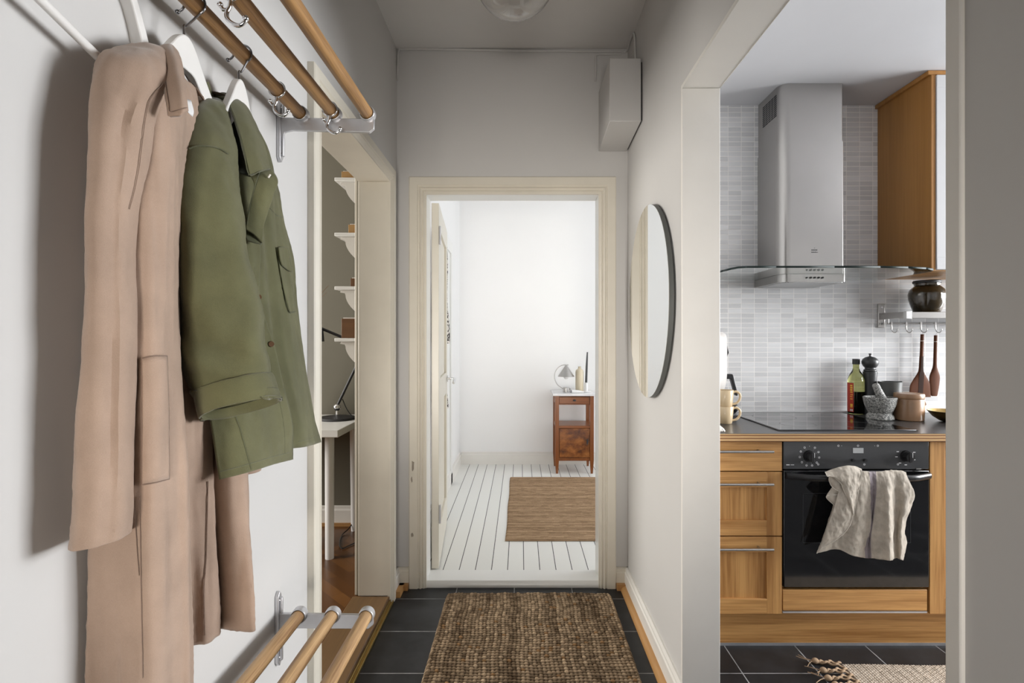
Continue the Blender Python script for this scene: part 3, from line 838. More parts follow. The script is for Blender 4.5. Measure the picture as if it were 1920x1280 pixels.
# soft folds where the sleeve bends above the cuff
R_, C_ = P.shape[:2]
for i in range(R_):
    t = i / (R_ - 1)
    for j in range(C_):
        x, y, z = P[i, j]
        fold = .007 * math.exp(-((t - .80) / .10) ** 2) * math.sin((z * 62 + x * 46))
        fold += .008 * math.exp(-((t - .45) / .35) ** 2) * math.sin(x * 62 + z * 7 + 1.1)
        P[i, j, 1] -= fold * (.35 - .65 * math.sin(2 * PI * j / C_))
SK_S = skin(P, True)
slv = MB().grid(P, closed=True).build('sleeve', M['jacket'], jk, solid=.003, soff=-1)
# rolled cuff
CU = [(372, 744, 499, 704, .953, .046, .004), (368, 737, 503, 696, .953, .053, .004), (370, 740, 509, 702, .953, .056, .006), (374, 762, 516, 722, .953, .057, .008), (379, 783, 523, 742, .953, .056, .010), (381, 787, 525, 746, .953, .052, .011), (385, 780, 520, 742, .953, .048, .010), (384, 768, 514, 728, .953, .045, .009)]
P = sleeve_rings(CU, 44, 6, .0018, 31., 30., 14.)
MB().grid(P, closed=True).build('cuff', M['jacket'], jk, solid=.004, soff=-1)
# near front panel and side
NP = [
    [(404, 196, 1.06), (418, 200, 1.075), (430, 222, 1.085), (438, 250, 1.09)],
    [(410, 300, 1.03), (432, 305, 1.045), (452, 312, 1.062), (472, 322, 1.085)],
    [(405, 380, 1.01), (436, 382, 1.03), (460, 386, 1.05), (482, 392, 1.085)],
    [(398, 460, 1.0), (436, 462, 1.025), (466, 464, 1.05), (489, 466, 1.085)],
    [(392, 560, 1.0), (430, 562, 1.025), (464, 562, 1.055), (487, 560, 1.10)],
    [(388, 650, 1.005), (432, 650, 1.03), (478, 648, 1.07), (512, 644, 1.115)],
    [(386, 740, .988), (436, 742, 1.012), (490, 742, 1.07), (534, 738, 1.135)],
    [(396, 800, .982), (446, 806, 1.010), (500, 803, 1.07), (546, 800, 1.145)],
    [(405, 860, .980), (456, 858, 1.008), (506, 846, 1.07), (547, 838, 1.148)],
    [(411, 899, .980), (462, 886, 1.008), (508, 872, 1.07), (547, 861, 1.148)]]
P = sheet(NP, 12, 9, .0045, 41., 20., 6.)
P[:, :, 0] = np.maximum(P[:, :, 0], -.630)
SK_N = skin(P)
MB().grid(P).build('front_panel', M['jacket'], jk, solid=.004)
# far front panel, swinging round to the far side
FP = [
    [(440, 196, 1.16), (452, 200, 1.20), (464, 212, 1.24), (474, 232, 1.27)],
    [(462, 262, 1.15), (476, 266, 1.20), (488, 276, 1.25), (497, 286, 1.28)],
    [(470, 330, 1.13), (490, 334, 1.18), (508, 340, 1.24), (519, 348, 1.29)],
    [(474, 400, 1.12), (496, 404, 1.18), (517, 408, 1.25), (531, 414, 1.31)],
    [(476, 470, 1.12), (504, 472, 1.18), (528, 474, 1.26), (548, 476, 1.325)],
    [(478, 560, 1.12), (510, 560, 1.18), (538, 560, 1.26), (557, 560, 1.335)],
    [(486, 660, 1.125), (524, 660, 1.18), (552, 660, 1.26), (569, 660, 1.345)],
    [(502, 760, 1.135), (544, 760, 1.185), (568, 762, 1.265), (585, 762, 1.352)],
    [(520, 845, 1.145), (556, 841, 1.19), (582, 835, 1.27), (601, 829, 1.358)]]
P = sheet(FP, 12, 9, .005, 51., 24., 4.)
for i in range(P.shape[0]):
    for j in range(P.shape[1]):
        s = j / (P.shape[1] - 1)
        P[i, j, 0] -= .012 * math.exp(-((s - .36) / .10) ** 2) * min(1, i / 20)
P[:, :, 0] = np.maximum(P[:, :, 0], -.634)
SK_F = skin(P)
MB().grid(P).build('front_panel', M['jacket'], jk, solid=.004)
# back panel by the wall, seen dark through the neck
BP = []
for z, y0, y1 in ((1.775, 1.02, 1.20), (1.70, .95, 1.29), (1.5, .93, 1.33), (1.25, .95, 1.345), (1.03, 1.0, 1.355)):
    BP.append([(-.600 - .02 * math.sin(k / 6 * PI), y0 + (y1 - y0) * k / 6, z) for k in range(7)])
P = cr(np.array(BP), 8); P = np.transpose(cr(np.transpose(P, (1, 0, 2)), 4), (1, 0, 2))
P = wrinkle(P, .003, 20., 5., 61.)
P[:, :, 0] = np.clip(P[:, :, 0], -.630, -.56)
MB().grid(P).build('back_panel', M['jacket'], jk, solid=.003)
# shade-dark lining sheet: near-black stands in for shade down the neck
NL = [[(410, 190, 1.085), (428, 189, 1.095), (446, 196, 1.13)], [(420, 225, 1.050), (438, 228, 1.066), (458, 236, 1.10)], [(426, 265, 1.030), (446, 270, 1.052), (468, 276, 1.09)], [(430, 300, 1.030), (452, 304, 1.046), (474, 310, 1.08)], [(436, 322, 1.034), (458, 326, 1.046), (478, 332, 1.08)]]
o = MB().grid(sheet(NL, 5, 5, .001, 65.)).build('neck_shade_lining', M['lining'], jk, solid=.003); o['label'] = 'neck lining coloured dark as shade'
# collar, near leaf
CJ = [[(404, 196, 1.10), (424, 186, 1.12), (446, 192, 1.15)],
      [(402, 182, 1.075), (416, 176, 1.095), (434, 178, 1.12)],
      [(423, 187, 1.055), (440, 186, 1.075), (460, 199, 1.11)],
      [(433, 207, 1.040), (453, 208, 1.062), (473, 222, 1.10)],
      [(441, 230, 1.030), (464, 233, 1.052), (484, 246, 1.092)],
      [(449, 256, 1.022), (473, 260, 1.044), (493, 267, 1.085)],
      [(456, 285, 1.015), (481, 289, 1.037), (500, 290, 1.078)],
      [(462, 308, 1.012), (486, 309, 1.034), (504, 306, 1.072)],
      [(467, 328, 1.010), (489, 322, 1.032), (507, 317, 1.068)]]
MB().grid(sheet(CJ, 10, 6, .0014, 71., 30., 20.)).build('collar', M['jacket'], jk, solid=.005)
seam([(425, 189, 1.051), (442, 229, 1.026), (457, 284, 1.011), (467, 327, 1.006), (488, 321, 1.027), (506, 316, 1.062)], 'collar_seam', M['jacket_seam'], jk, .0010)
# lapel turned back under the collar
LP = [[(468, 326, 1.045), (487, 320, 1.055), (505, 316, 1.075)],
      [(476, 345, 1.040), (497, 342, 1.050), (521, 338, 1.070)],
      [(472, 372, 1.036), (493, 370, 1.046), (513, 364, 1.064)],
      [(466, 398, 1.033), (484, 398, 1.043), (502, 396, 1.060)],
      [(461, 420, 1.030), (477, 424, 1.040), (494, 424, 1.056)],
      [(461, 430, 1.028), (476, 440, 1.038), (491, 456, 1.052)]]
MB().grid(sheet(LP, 9, 8, .0016, 81., 30., 20.)).build('lapel', M['jacket'], jk, solid=.004)
seam([(487, 322, 1.050), (479, 345, 1.036), (471, 375, 1.032), (466, 400, 1.029), (463, 421, 1.026)], 'lapel_seam', M['jacket_seam'], jk, .0009)
o = MB().tube([U(503, 333, 1.052), U(507, 327, 1.054)], .0016, 8).build('buttonhole', M['white_cloth'], jk); o['label'] = 'pale stitched buttonhole'
# underside of the lapel roll
LU = [[(455, 418, 1.045), (472, 424, 1.055), (488, 440, 1.068)], [(458, 436, 1.036), (472, 442, 1.042), (489, 452, 1.054)], [(462, 450, 1.033), (476, 455, 1.042), (490, 458, 1.053)]]
MB().grid(sheet(LU, 6, 5, .001, 91.)).build('facing', M['jacket_seam'], jk, solid=.003)
# shoulder seam, side seam, yoke and hem stitching
seam_on(SK_S, [(355, 280), (368, 275), (390, 275), (410, 279), (427, 289)], 'shoulder_seam', M['jacket_seam'], jk, .0014, off=.0018)
seam_on(SK_N, [(438, 772), (450, 805), (459, 840), (470, 880)], 'side_seam', M['jacket_seam'], jk, .0014)
seam_on(SK_N, [(412, 884), (461, 871), (507, 857), (545, 847)], 'hem_seam', M['jacket_seam'], jk, .0009)
seam_on(SK_F, [(558, 828), (582, 822), (597, 818)], 'hem_seam', M['jacket_seam'], jk, .0009)
seam_on(SK_F, [(503, 388), (516, 402), (529, 408)], 'yoke_seam', M['jacket_seam'], jk, .0016)
seam_on(SK_N, [(476, 500), (474, 560), (490, 640), (520, 740), (531, 800), (533, 850)], 'placket_seam', M['jacket_seam'], jk, .0008)
# chest pocket on the far front
CP_ = [[(515, 464, 1.215), (526, 463, 1.25), (536, 465, 1.28)], [(522, 510, 1.213), (534, 512, 1.248), (545, 512, 1.28)], [(530, 550, 1.215), (541, 551, 1.25), (550, 551, 1.285)], [(539, 583, 1.22), (547, 584, 1.25), (555, 584, 1.29)]]
pk = MB().grid(patch_on(SK_F, [[(515, 464), (524, 463), (533, 465)], [(522, 510), (531, 512), (540, 512)], [(530, 550), (539, 551), (547, 551)], [(539, 583), (545, 584), (551, 584)]], 6, 8, .003)).build('chest_pocket', M['jacket'], jk, solid=.003)
CF = [[(515, 464, 1.205), (526, 463, 1.24), (537, 465, 1.272)], [(518, 484, 1.198), (530, 486, 1.232), (541, 488, 1.266)], [(522, 497, 1.195), (535, 506, 1.230), (545, 512, 1.264)]]
MB().grid(patch_on(SK_F, [[(515, 464), (524, 463), (533, 465)], [(518, 486), (528, 488), (537, 488)], [(522, 498), (532, 506), (542, 511)]], 6, 8, .0075)).build('pocket_flap', M['jacket'], pk, solid=.003)
seam_on(SK_F, [(515, 464), (522, 508), (530, 551), (539, 584), (551, 585)], 'pocket_seam', M['jacket_seam'], pk, .0012, off=.004)
for c in ((486, 557, 1.085), (510, 645, 1.100)):
    p = on(SK_N, c[0] - 3, c[1], .002) or U(*c)
    MB().cyl(p + Vector((-.002, .002, 0)), p + Vector((.0025, -.004, 0)), .0065, .0055, n=16).build('button', M['darkbox'], jk)

# ------------------------------------------------------------------ jute rug in the hall
def jute_rug():
    x0, x1, y0, y1 = -.370, .452, 1.38, 2.665
    px, py = .0165, .0180
    st = .0028
    nx = int((x1 - x0) / st); ny = int((y1 - y0) / st)
    xs = np.linspace(x0, x1, nx); ys = np.linspace(y0, y1, ny)
    X, Y = np.meshgrid(xs, ys)
    rng = np.random.default_rng(4)
    wob = .004 * np.sin(X * 9 + 1.) + .003 * np.sin(X * 23 + Y * 3)
    Yw = Y + wob
    row = np.floor(Yw / py).astype(int)
    xsft = X + .0035 * np.sin(row * 12.9898 + 2)
    col = np.floor(xsft / px).astype(int)
    fy = Yw / py - row - .5; fx = xsft / px - col - .5
    rr = rng.random((400, 400))
    rnd = rr[row % 400, col % 400]
    # each loop: a slanting twist of yarn
    fx2 = fx + fy * .55
    d = np.sqrt((fx2 * 1.3) ** 2 + (fy * 2.35) ** 2)
    h = np.sqrt(np.clip(1 - d ** 2, 0, 1)) * (.0095 + .0045 * rnd)
    edge = np.minimum(np.minimum(X - x0, x1 - X), np.minimum(Y - y0, y1 - Y))
    r = .035
    cx = np.clip(np.abs(X - (x0 + x1) / 2) - ((x1 - x0) / 2 - r), 0, None); cy = np.clip(np.abs(Y - (y0 + y1) / 2) - ((y1 - y0) / 2 - r), 0, None)
    cor = r - np.sqrt(cx ** 2 + cy ** 2)
    edge = np.minimum(edge, cor)
    fall = np.clip(edge / .012, 0, 1) ** .5
    Z = .004 + (.009 + h) * fall
    Z[edge <= 0] = .002
    big = np.array([[noise.noise((x * 9, y * 3.0, 3.)) for x in xs[::6]] for y in ys[::6]])
    big = np.repeat(np.repeat(big, 6, 0), 6, 1)
    pad = ((0, max(0, ny - big.shape[0])), (0, max(0, nx - big.shape[1])))
    big = np.pad(big, pad, mode='edge')[:ny, :nx]
    # warps of lighter and darker yarn run away from the viewer
    cw = rng.random(400)
    stripe = cw[col % 400]
    val = .16 + .32 * rnd + .36 * stripe + .26 * big
    val = np.clip(val, 0, 1)
    lo = np.array((.10, .062, .034)); hi = np.array((.66, .51, .345)); rust = np.array((.33, .20, .10))
    c = lo + (hi - lo) * val[..., None] ** 1.4
    ru = (rr[(row * 7) % 400, (col * 3) % 400] > .965)[..., None]
    c = np.where(ru, rust, c)
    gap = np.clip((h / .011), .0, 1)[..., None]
    c = c * (.22 + .78 * gap)       # shade between the loops darkened into the colour
    verts = np.stack([X, Y, Z], -1).reshape(-1, 3)
    org = np.array(((x0 + x1) / 2, (y0 + y1) / 2, 0.))
    idx = np.arange(nx * ny).reshape(ny, nx)
    q = np.stack([idx[:-1, :-1], idx[:-1, 1:], idx[1:, 1:], idx[1:, :-1]], -1)
    inside = (edge[:-1, :-1] > -.001)
    F = q[inside]
    me = bpy.data.meshes.new('jute_rug')
    me.vertices.add(len(verts)); me.vertices.foreach_set('co', (verts - org).astype(np.float32).ravel())
    me.loops.add(F.size); me.loops.foreach_set('vertex_index', F.ravel().astype(np.int32))
    me.polygons.add(len(F)); me.polygons.foreach_set('loop_start', (np.arange(len(F)) * 4).astype(np.int32))
    me.update(calc_edges=True)
    ca = me.color_attributes.new('Col', 'FLOAT_COLOR', 'POINT')
    ca.data.foreach_set('color', np.concatenate([c.reshape(-1, 3), np.ones((nx * ny, 1))], 1).astype(np.float32).ravel())
    me.materials.append(M['jute']); me.polygons.foreach_set('use_smooth', [True] * len(F))
    o = bpy.data.objects.new('jute_rug', me); COL.objects.link(o); o.location = org
    tag(o, 'chunky woven brown jute rug on the dark slate hall floor', 'rug')
jute_rug()

# ------------------------------------------------------------------ mirror, fuse box, cables, ceiling lamp
mr = thing('wall_mirror', 'round frameless mirror on the right hall wall', 'mirror', (.553, 2.245, 1.03))
mc = (2.252, 1.4405); ry, rz = .346, .402
def ell(x0, x1, s0=1., s1=1., n=72, cap0=True, cap1=True):
    mb = MB(); vs = []
    for x, s in ((x0, s0), (x1, s1)):
        for k in range(n):
            a = 2 * PI * k / n
            vs.append((x, mc[0] + ry * s * math.cos(a), mc[1] + rz * s * math.sin(a)))
    fs = [(k, (k + 1) % n, n + (k + 1) % n, n + k) for k in range(n)]
    fs += [tuple(range(n))[::-1], tuple(range(n, 2 * n))]
    return mb.add(vs, fs)
ell(.530, .5315, 1., 1.).build('mirror_glass', M['mirror'], mr, smooth=8.)
o = ell(.5315, .549, 1.0, 1.0).build('backing', M['mirror_edge'], mr); o['label'] = 'dark grey edge'
ell(.549, .5555, .80, .80).build('wall_mount', M['mirror_edge'], mr)

bx = thing('fuse_box', 'white painted box mounted high in the corner on the right wall', 'electrical box', (.48, 2.6, 2.255))
MB().prism([(2.428, 2.275), (2.428, 2.562), (2.762, 2.562), (2.762, 2.255)], 'x', .405, .549).build('housing', M['wall'], bx, bevel=.003)
o = MB().prism([(2.44, 2.285), (2.44, 2.55), (2.762, 2.55), (2.762, 2.265)], 'x', .549, .5555).build('shadow_gap', M['black_matte'], bx); o['label'] = 'black plate standing in for shadow gap'  # black plate put in as the shade between housing and wall
def cable(name, pts, label, r=.0055):
    Q = cr(np.array([list(p) for p in pts]), 5)
    o = MB().tube(Q, r, 8).build(name, M['wall'], None)
    return tag(o, label, 'cable')
cable('cable', [U(745, 150, 2.758), U(746, 118, 2.758), U(748, 95, 2.758), U(758, 92, 2.758), U(850, 93, 2.758), U(960, 95, 2.758), U(1100, 96, 2.758), U(1160, 97, 2.758), (.548, 2.752, 2.772), (.549, 2.68, 2.779), (.549, 2.60, 2.772), (.549, 2.57, 2.73), (.549, 2.555, 2.64), (.549, 2.55, 2.564)], 'white painted cable along the top of the back wall into the box')
cable('cable', [U(1165, 101, 2.759), U(1140, 101, 2.759), U(1121, 102, 2.759), U(1117, 108, 2.759), U(1117, 130, 2.759), U(1116, 152, 2.759)], 'short white cable bent down the back wall, left of the box')

lg = thing('globe_lamp', 'clear glass globe lamp hanging from the hall ceiling', 'ceiling lamp', (-.02, 1.8, 2.787))
gp = [(.0495, .1375)]
gp = [(.045 + 0, .133)] + [(.1405 * math.sin(t), .1405 * math.cos(t)) for t in [math.radians(18.7 + i * (161.3 - .1) / 28) for i in range(29)]]
gp = [(.1405 * math.sin(t), .1405 * math.cos(t)) for t in [math.radians(19 + i * (160.9) / 30) for i in range(31)]]
MB().lathe(gp, (-.02, 1.8, 2.517), 56).build('globe', M['clear'], lg, solid=.003)
MB().cyl((-.02, 1.8, 2.645), (-.02, 1.8, 2.69), .05, .042).cyl((-.02, 1.8, 2.69), (-.02, 1.8, 2.787), .010).lathe([(.05, .787 - .025), (.05, .787)], (-.02, 1.8, 2.), 32).build('fitting', M['white_plastic'], lg)
MB().cyl((-.02, 1.8, 2.60), (-.02, 1.8, 2.65), .02).ball((-.02, 1.8, 2.565), .042, 20).build('bulb', M['white_plastic'], lg)

# ------------------------------------------------------------------ kitchen run
FY = 2.18                                   # plane of the cabinet fronts
def bar_handle(root, x0, x1, z, y=FY):
    mb = MB(); mb.cyl((x0, y - .032, z), (x1, y - .032, z), .0055, n=16)
    for x in (x0 + .05, x1 - .05): mb.cyl((x, y - .032, z), (x, y, z), .0042, n=12)
    return mb.build('handle', M['steel'], root)
def shaker(root, name, x0, x1, z0, z1, flat=False):
    y0, y1 = FY, FY + .02
    mb = MB()
    if flat:
        return MB().box(x0, x1, y0, y1, z0, z1).build(name, M['oak_x'], root, bevel=.0015)
    f = .062
    d = MB().box(x0 + .002, x1 - .002, y0 + .010, y1, z0 + .002, z1 - .002).build(name, M['oak_z'], root)
    for a, b in ((z1 - f, z1), (z0, z0 + f)): MB().box(x0 + f, x1 - f, y0, y0 + .012, a, b).build('rail', M['oak_x'], d, bevel=.0012)
    for a, b in ((x0, x0 + f), (x1 - f, x1)):
        MB().box(a, b, y0, y0 + .012, z0, z1).build('stile', M['oak_z'], d, bevel=.0012)
    return d
dc = thing('drawer_cabinet', 'oak base cabinet with three drawers and steel bar handles, left of the oven', 'kitchen cabinet', (.873, 2.48, .16))
MB().box(.676, 1.071, FY + .021, 2.795, .16, .866).build('carcass', M['oak_z'], dc)
for z0, z1, zh, fl in ((.744, .864, .829, True), (.480, .740, .697, False), (.160, .475, .435, False)):
    d = shaker(dc, 'drawer', .678, 1.069, z0, z1, fl)
    bar_handle(d, .715, 1.020, zh)
# oven housing
oc = thing('oven_cabinet', 'oak housing below the black oven with a plain wooden front', 'kitchen cabinet', (1.37, 2.48, .16))
MB().box(1.0725, 1.086, FY + .03, 2.795, .16, .866).box(1.656, 1.6705, FY + .03, 2.795, .16, .866).box(1.086, 1.656, FY + .03, 2.795, .245, .262).box(1.086, 1.656, FY + .03, 2.795, .16, .175).build('carcass', M['oak_z'], oc)
MB().box(1.0735, 1.664, FY + .002, FY + .02, .172, .258).build('front', M['oak_x'], oc, bevel=.0015)
MB().box(1.0735, 1.664, FY + .003, FY + .02, .162, .1695).build('metal_strip', M['alu'], oc)
ov = thing('oven', 'black built-in oven with two knobs and a bar handle under the hob', 'oven', (1.372, 2.46, .268))
X0, X1 = 1.0745, 1.6675
MB().box(X0 + .02, X1 - .02, FY + .025, 2.74, .268, .862).build('body', M['black_matte'], ov)
cp = MB().box(X0, X1, FY - .002, FY + .024, .752, .866).build('control_panel', M['panel_glass'], ov, bevel=.002)
dr = MB().box(X0, X1, FY - .004, FY + .024, .270, .747).build('door', M['black_glass'], ov, bevel=.003)
gw = MB()
gx0, gx1, gz0, gz1 = 1.152, 1.592, .452, .655
for a in ((gx0, gx1, gz0, gz0 + .0015), (gx0, gx1, gz1 - .0015, gz1), (gx0, gx0 + .0015, gz0, gz1), (gx1 - .0015, gx1, gz0, gz1)):
    gw.box(a[0], a[1], FY - .0046, FY - .004, a[2], a[3])
gw.build('window_border', M['panel_glass'], dr)
# curved door handle
hp = []
for k in range(25):
    t = k / 24
    hp.append((X0 + .006 + (X1 - X0 - .008) * t, FY - .010 - .040 * min(1, math.sin(PI * t) * 2.2), .728))
rows = []
for p in hp:
    rows.append([(p[0], p[1] + .011 * math.cos(a), p[2] + .0135 * math.sin(a)) for a in [2 * PI * k / 16 for k in range(16)]])
MB().grid(np.array(rows), closed=True, capends=True).build('handle', M['black'], dr)
MB().box(1.612, 1.632, FY - .008, FY - .002, .752, .757).build('door_latch', M['steel'], cp)
def knob(x, z):
    k = MB().cyl((x, FY - .002, z), (x, FY - .010, z), .0235, .022, n=32).cyl((x, FY - .010, z), (x, FY - .030, z), .019, .0165, n=32).build('knob', M['black'], ov)
    MB().box(x - .006, x + .006, FY - .034, FY - .028, z - .021, z + .021).build('grip', M['black'], k, bevel=.002)
    MB().box(x + .0045, x + .0063, FY - .0345, FY - .032, z, z + .019).build('pointer', M['white_ink'], k)
    return k
knob(1.178, .806); knob(1.573, .806)
# printed symbols on the control glass
ink = MB(); yf = FY - .0024
def ringmark(x, z, r=.0042, t=.0011):
    n = 18; vs = []; fs = []
    for rr in (r, r - t):
        for k in range(n):
            a = 2 * PI * k / n; vs.append((x + rr * math.cos(a), yf, z + rr * math.sin(a)))
    for k in range(n):
        l = (k + 1) % n; fs.append((k, l, n + l, n + k))
    ink.add(vs, fs)
def dash(x, z, w_, h_): ink.add([(x - w_ / 2, yf, z - h_ / 2), (x + w_ / 2, yf, z - h_ / 2), (x + w_ / 2, yf, z + h_ / 2), (x - w_ / 2, yf, z + h_ / 2)], [(0, 1, 2, 3)])
for k in range(11):
    a = math.radians(90 - 33 * k)
    x, z = 1.180 + .040 * math.cos(a), .806 + .040 * math.sin(a)
    if k == 0: dash(x, z, .0025, .0025)
    else:
        ringmark(x, z); dash(x, z + (.0008 if k % 2 else -.001), .004, .0012)
        dash(1.180 + .030 * math.cos(a), .806 + .030 * math.sin(a), .0012, .0012)
for k, a in enumerate((150, 185, 232, 270, 335, 25)):
    dash(1.573 + .038 * math.cos(math.radians(a)), .806 + .036 * math.sin(math.radians(a)), .010, .003)
for x, z in ((1.298, .848), (1.378, .848), (1.459, .848), (1.2155, .772), (1.404, .772), (1.541, .772)): ringmark(x, z); dash(x, z, .003, .0012)
dash(1.311, .848, .0025, .0015); dash(1.446, .848, .0025, .0015)
dash(1.092, .770, .014, .0036); dash(1.110, .770, .014, .002)
ink.build('printed_symbols', M['white_ink'], cp)
MB().box(1.357, 1.4, FY - .0032, FY - .002, .818, .839).build('display', M['grey_screen'], cp)
for x in (1.356, 1.405): MB().cyl((x, FY - .002, .789), (x, FY - .012, .789), .0062, n=20).build('button', M['black'], cp)
# right hand cabinet
rc = thing('base_cabinet', 'oak base cabinet with an upright plain front, right of the oven', 'kitchen cabinet', (1.97, 2.48, .16))
MB().box(1.6735, 2.27, FY + .021, 2.795, .16, .864).build('carcass', M['oak_z'], rc)
shaker(rc, 'door', 1.6735, 2.27, .16, .864)
pl_ = thing('plinth', 'oak plinth board along the kitchen floor with a thin metal strip', 'plinth', (1.5, 2.25, 0))
MB().box(.676, 2.9, 2.235, 2.252, .012, .158).build('board', M['oak_x'], pl_)
MB().box(.676, 2.9, 2.2335, 2.252, .0, .012).build('metal_strip', M['alu'], pl_)
wt = thing('worktop', 'dark laminate worktop with a layered birch front edge', 'worktop', (1.8, 2.48, .868))
MB().box(.674, 2.95, 2.166, 2.797, .888, .900).build('laminate', M['worktop'], wt)
MB().box(.674, 2.95, 2.164, 2.797, .868, .8985).build('wood_edge', M['ply'], wt)
st_ = MB().box(.674, 2.95, 2.788, 2.7995, .9005, .909)
tag(st_.build('sealing_strip', M['white_plastic']), 'white sealing strip where the tiled wall meets the worktop', 'sealing strip')
# hob
hb = thing('hob', 'flat black glass cooking hob set into the worktop', 'hob', (1.367, 2.48, .9))
MB().box(1.080, 1.654, 2.228, 2.742, .9005, .905).build('glass_top', M['black_glass'], hb, bevel=.002)
MB().box(1.076, 1.658, 2.224, 2.746, .9003, .9028).build('rim', M['black_matte'], hb)
for x, y, r in ((1.490, 2.360, .092), (1.235, 2.375, .075), (1.505, 2.605, .072), (1.235, 2.60, .098)):
    n = 56; vs = []; fs = []
    for rr in (r, r - .0022):
        for k in range(n):
            a = 2 * PI * k / n; vs.append((x + rr * math.cos(a), y + rr * math.sin(a), .9052))
    for k in range(n):
        l = (k + 1) % n; fs.append((k, l, n + l, n + k))
    MB().add(vs, fs).build('zone_ring', plain('grey zone print', (.20, .20, .20), .4) if 'zone' not in M else M['zone'], hb)

# ------------------------------------------------------------------ extractor hood
hd = thing('cooker_hood', 'steel chimney cooker hood with a curved glass canopy over the hob', 'cooker hood', (1.39, 2.66, 1.55))
def chim(x0, x1, y0, y1, r=.045):
    p = [(x0, y1)]
    for (cx, cy, a0) in ((x0 + r, y0 + r, 180), (x1 - .008, y0 + .008, 270)):
        rr = r if a0 == 180 else .008
        for k in range(9):
            a = math.radians(a0 + 90 * k / 8); p.append((cx + rr * math.cos(a), cy + rr * math.sin(a)))
    p.append((x1, y1)); return p
MB().prism(chim(1.244, 1.549, 2.553, 2.797, .052), 'z', 1.60, 2.232).build('chimney_lower', M['steel'], hd, smooth=30.)
up_ = MB().prism(chim(1.247, 1.546, 2.556, 2.797, .05), 'z', 2.226, KC - .0005).build('chimney_upper', M['steel'], hd, smooth=30.)
vent = MB()
for c in range(5):
    for r in range(11):
        y = 2.745 - c * .030; z = 2.474 - r * .0098
        vent.box(1.2463, 1.2472, y - .026, y, z - .0062, z)
o = vent.build('vent_slots', M['black_matte'], up_); o['label'] = 'dark ventilation slots'
# maker's mark near the foot of the chimney
mk = MB(); ym = 2.5526
for k in range(4): mk.box(1.392 + k * .0075, 1.3975 + k * .0075, ym - .0003, ym, 1.7075, 1.7125)
for k in range(9): mk.box(1.3915 + k * .0036, 1.394 + k * .0036, ym - .0003, ym, 1.697, 1.7 + (.002 if k in (0, 2, 5) else 0))
mk.box(1.405, 1.409, ym - .0003, ym, 1.7185, 1.7205)
mk.build('printed_mark', M['dark_ink'], hd)
bd = MB().prism(chim(1.226, 1.527, 2.505, 2.797, .05), 'z', 1.553, 1.589).build('hood_body', M['steel'], hd, smooth=30.)
MB().prism([(x * .90 + 1.383 * .10, y * .90 + 2.66 * .10) for x, y in chim(1.226, 1.540, 2.505, 2.797, .05)], 'z', 1.5505, 1.5535).build('grease_filter', M['filter'], bd)
for k in range(5):
    x = 1.343 + k * .0185
    MB().cyl((x, 2.5055, 1.572), (x, 2.4985, 1.572), .0045 if k else .0032, n=16).build('button', M['black'], bd)
gp_ = [(.935, 2.797), (.921, 2.46), (.922, 2.43), (.932, 2.36), (.945, 2.315), (.975, 2.300), (1.10, 2.296), (1.35, 2.294), (1.55, 2.298), (1.68, 2.312), (1.78, 2.342), (1.845, 2.385), (1.868, 2.43), (1.868, 2.797)]
G_ = gp_
n = len(G_)
MB().prism(G_, 'z', 1.590, 1.5985).build('glass_canopy', M['canopy'], hd)
# polished edge of the glass
eg = MB()
for (x, y), (x2, y2) in zip(G_[1:-1], G_[2:-1]):
    nx_, ny_ = (y2 - y), -(x2 - x); L_ = math.hypot(nx_, ny_) or 1
    nx_, ny_ = nx_ / L_ * .0008, ny_ / L_ * .0008
    eg.add([(x - abs(0) + nx_, y + ny_, 1.590), (x2 + nx_, y2 + ny_, 1.590), (x2 + nx_, y2 + ny_, 1.5985), (x + nx_, y + ny_, 1.5985)], [(0, 1, 2, 3)])
eg.build('glass_edge', M['canopy_edge'], hd, solid=.0008)

# ------------------------------------------------------------------ wall cabinet
wc = thing('wall_cabinet', 'oak wall cabinet with a white framed glass door, right of the hood', 'kitchen cabinet', (2.2, 2.6, 1.596))
MB().box(1.873, 1.892, 2.446, 2.797, 1.596, 2.488).build('side_panel', M['oak_v'], wc)
MB().box(1.892, 2.67, 2.446, 2.797, 1.596, 1.615).box(1.892, 2.67, 2.446, 2.797, 2.469, 2.488).box(2.652, 2.67, 2.446, 2.797, 1.615, 2.469).box(1.892, 2.652, 2.78, 2.797, 1.615, 2.469).build('carcass', M['oak_x'], wc)
MB().box(1.858, 2.67, 2.43, 2.797, 2.488, 2.508).box(1.872, 1.8915, 2.43, 2.446, 1.596, 2.488).build('cornice', M['oak_v'], wc, bevel=.002)
MB().box(1.893, 2.67, 2.424, 2.4455, 1.60, 1.655).box(1.893, 2.67, 2.424, 2.4455, 2.43, 2.485).box(1.893, 1.948, 2.424, 2.4455, 1.655, 2.43).box(2.615, 2.67, 2.424, 2.4455, 1.655, 2.43).build('door_frame', M['door_white'], wc, bevel=.0015)
MB().box(1.948, 2.615, 2.431, 2.437, 1.655, 2.43).build('door_glass', M['frost'], wc)

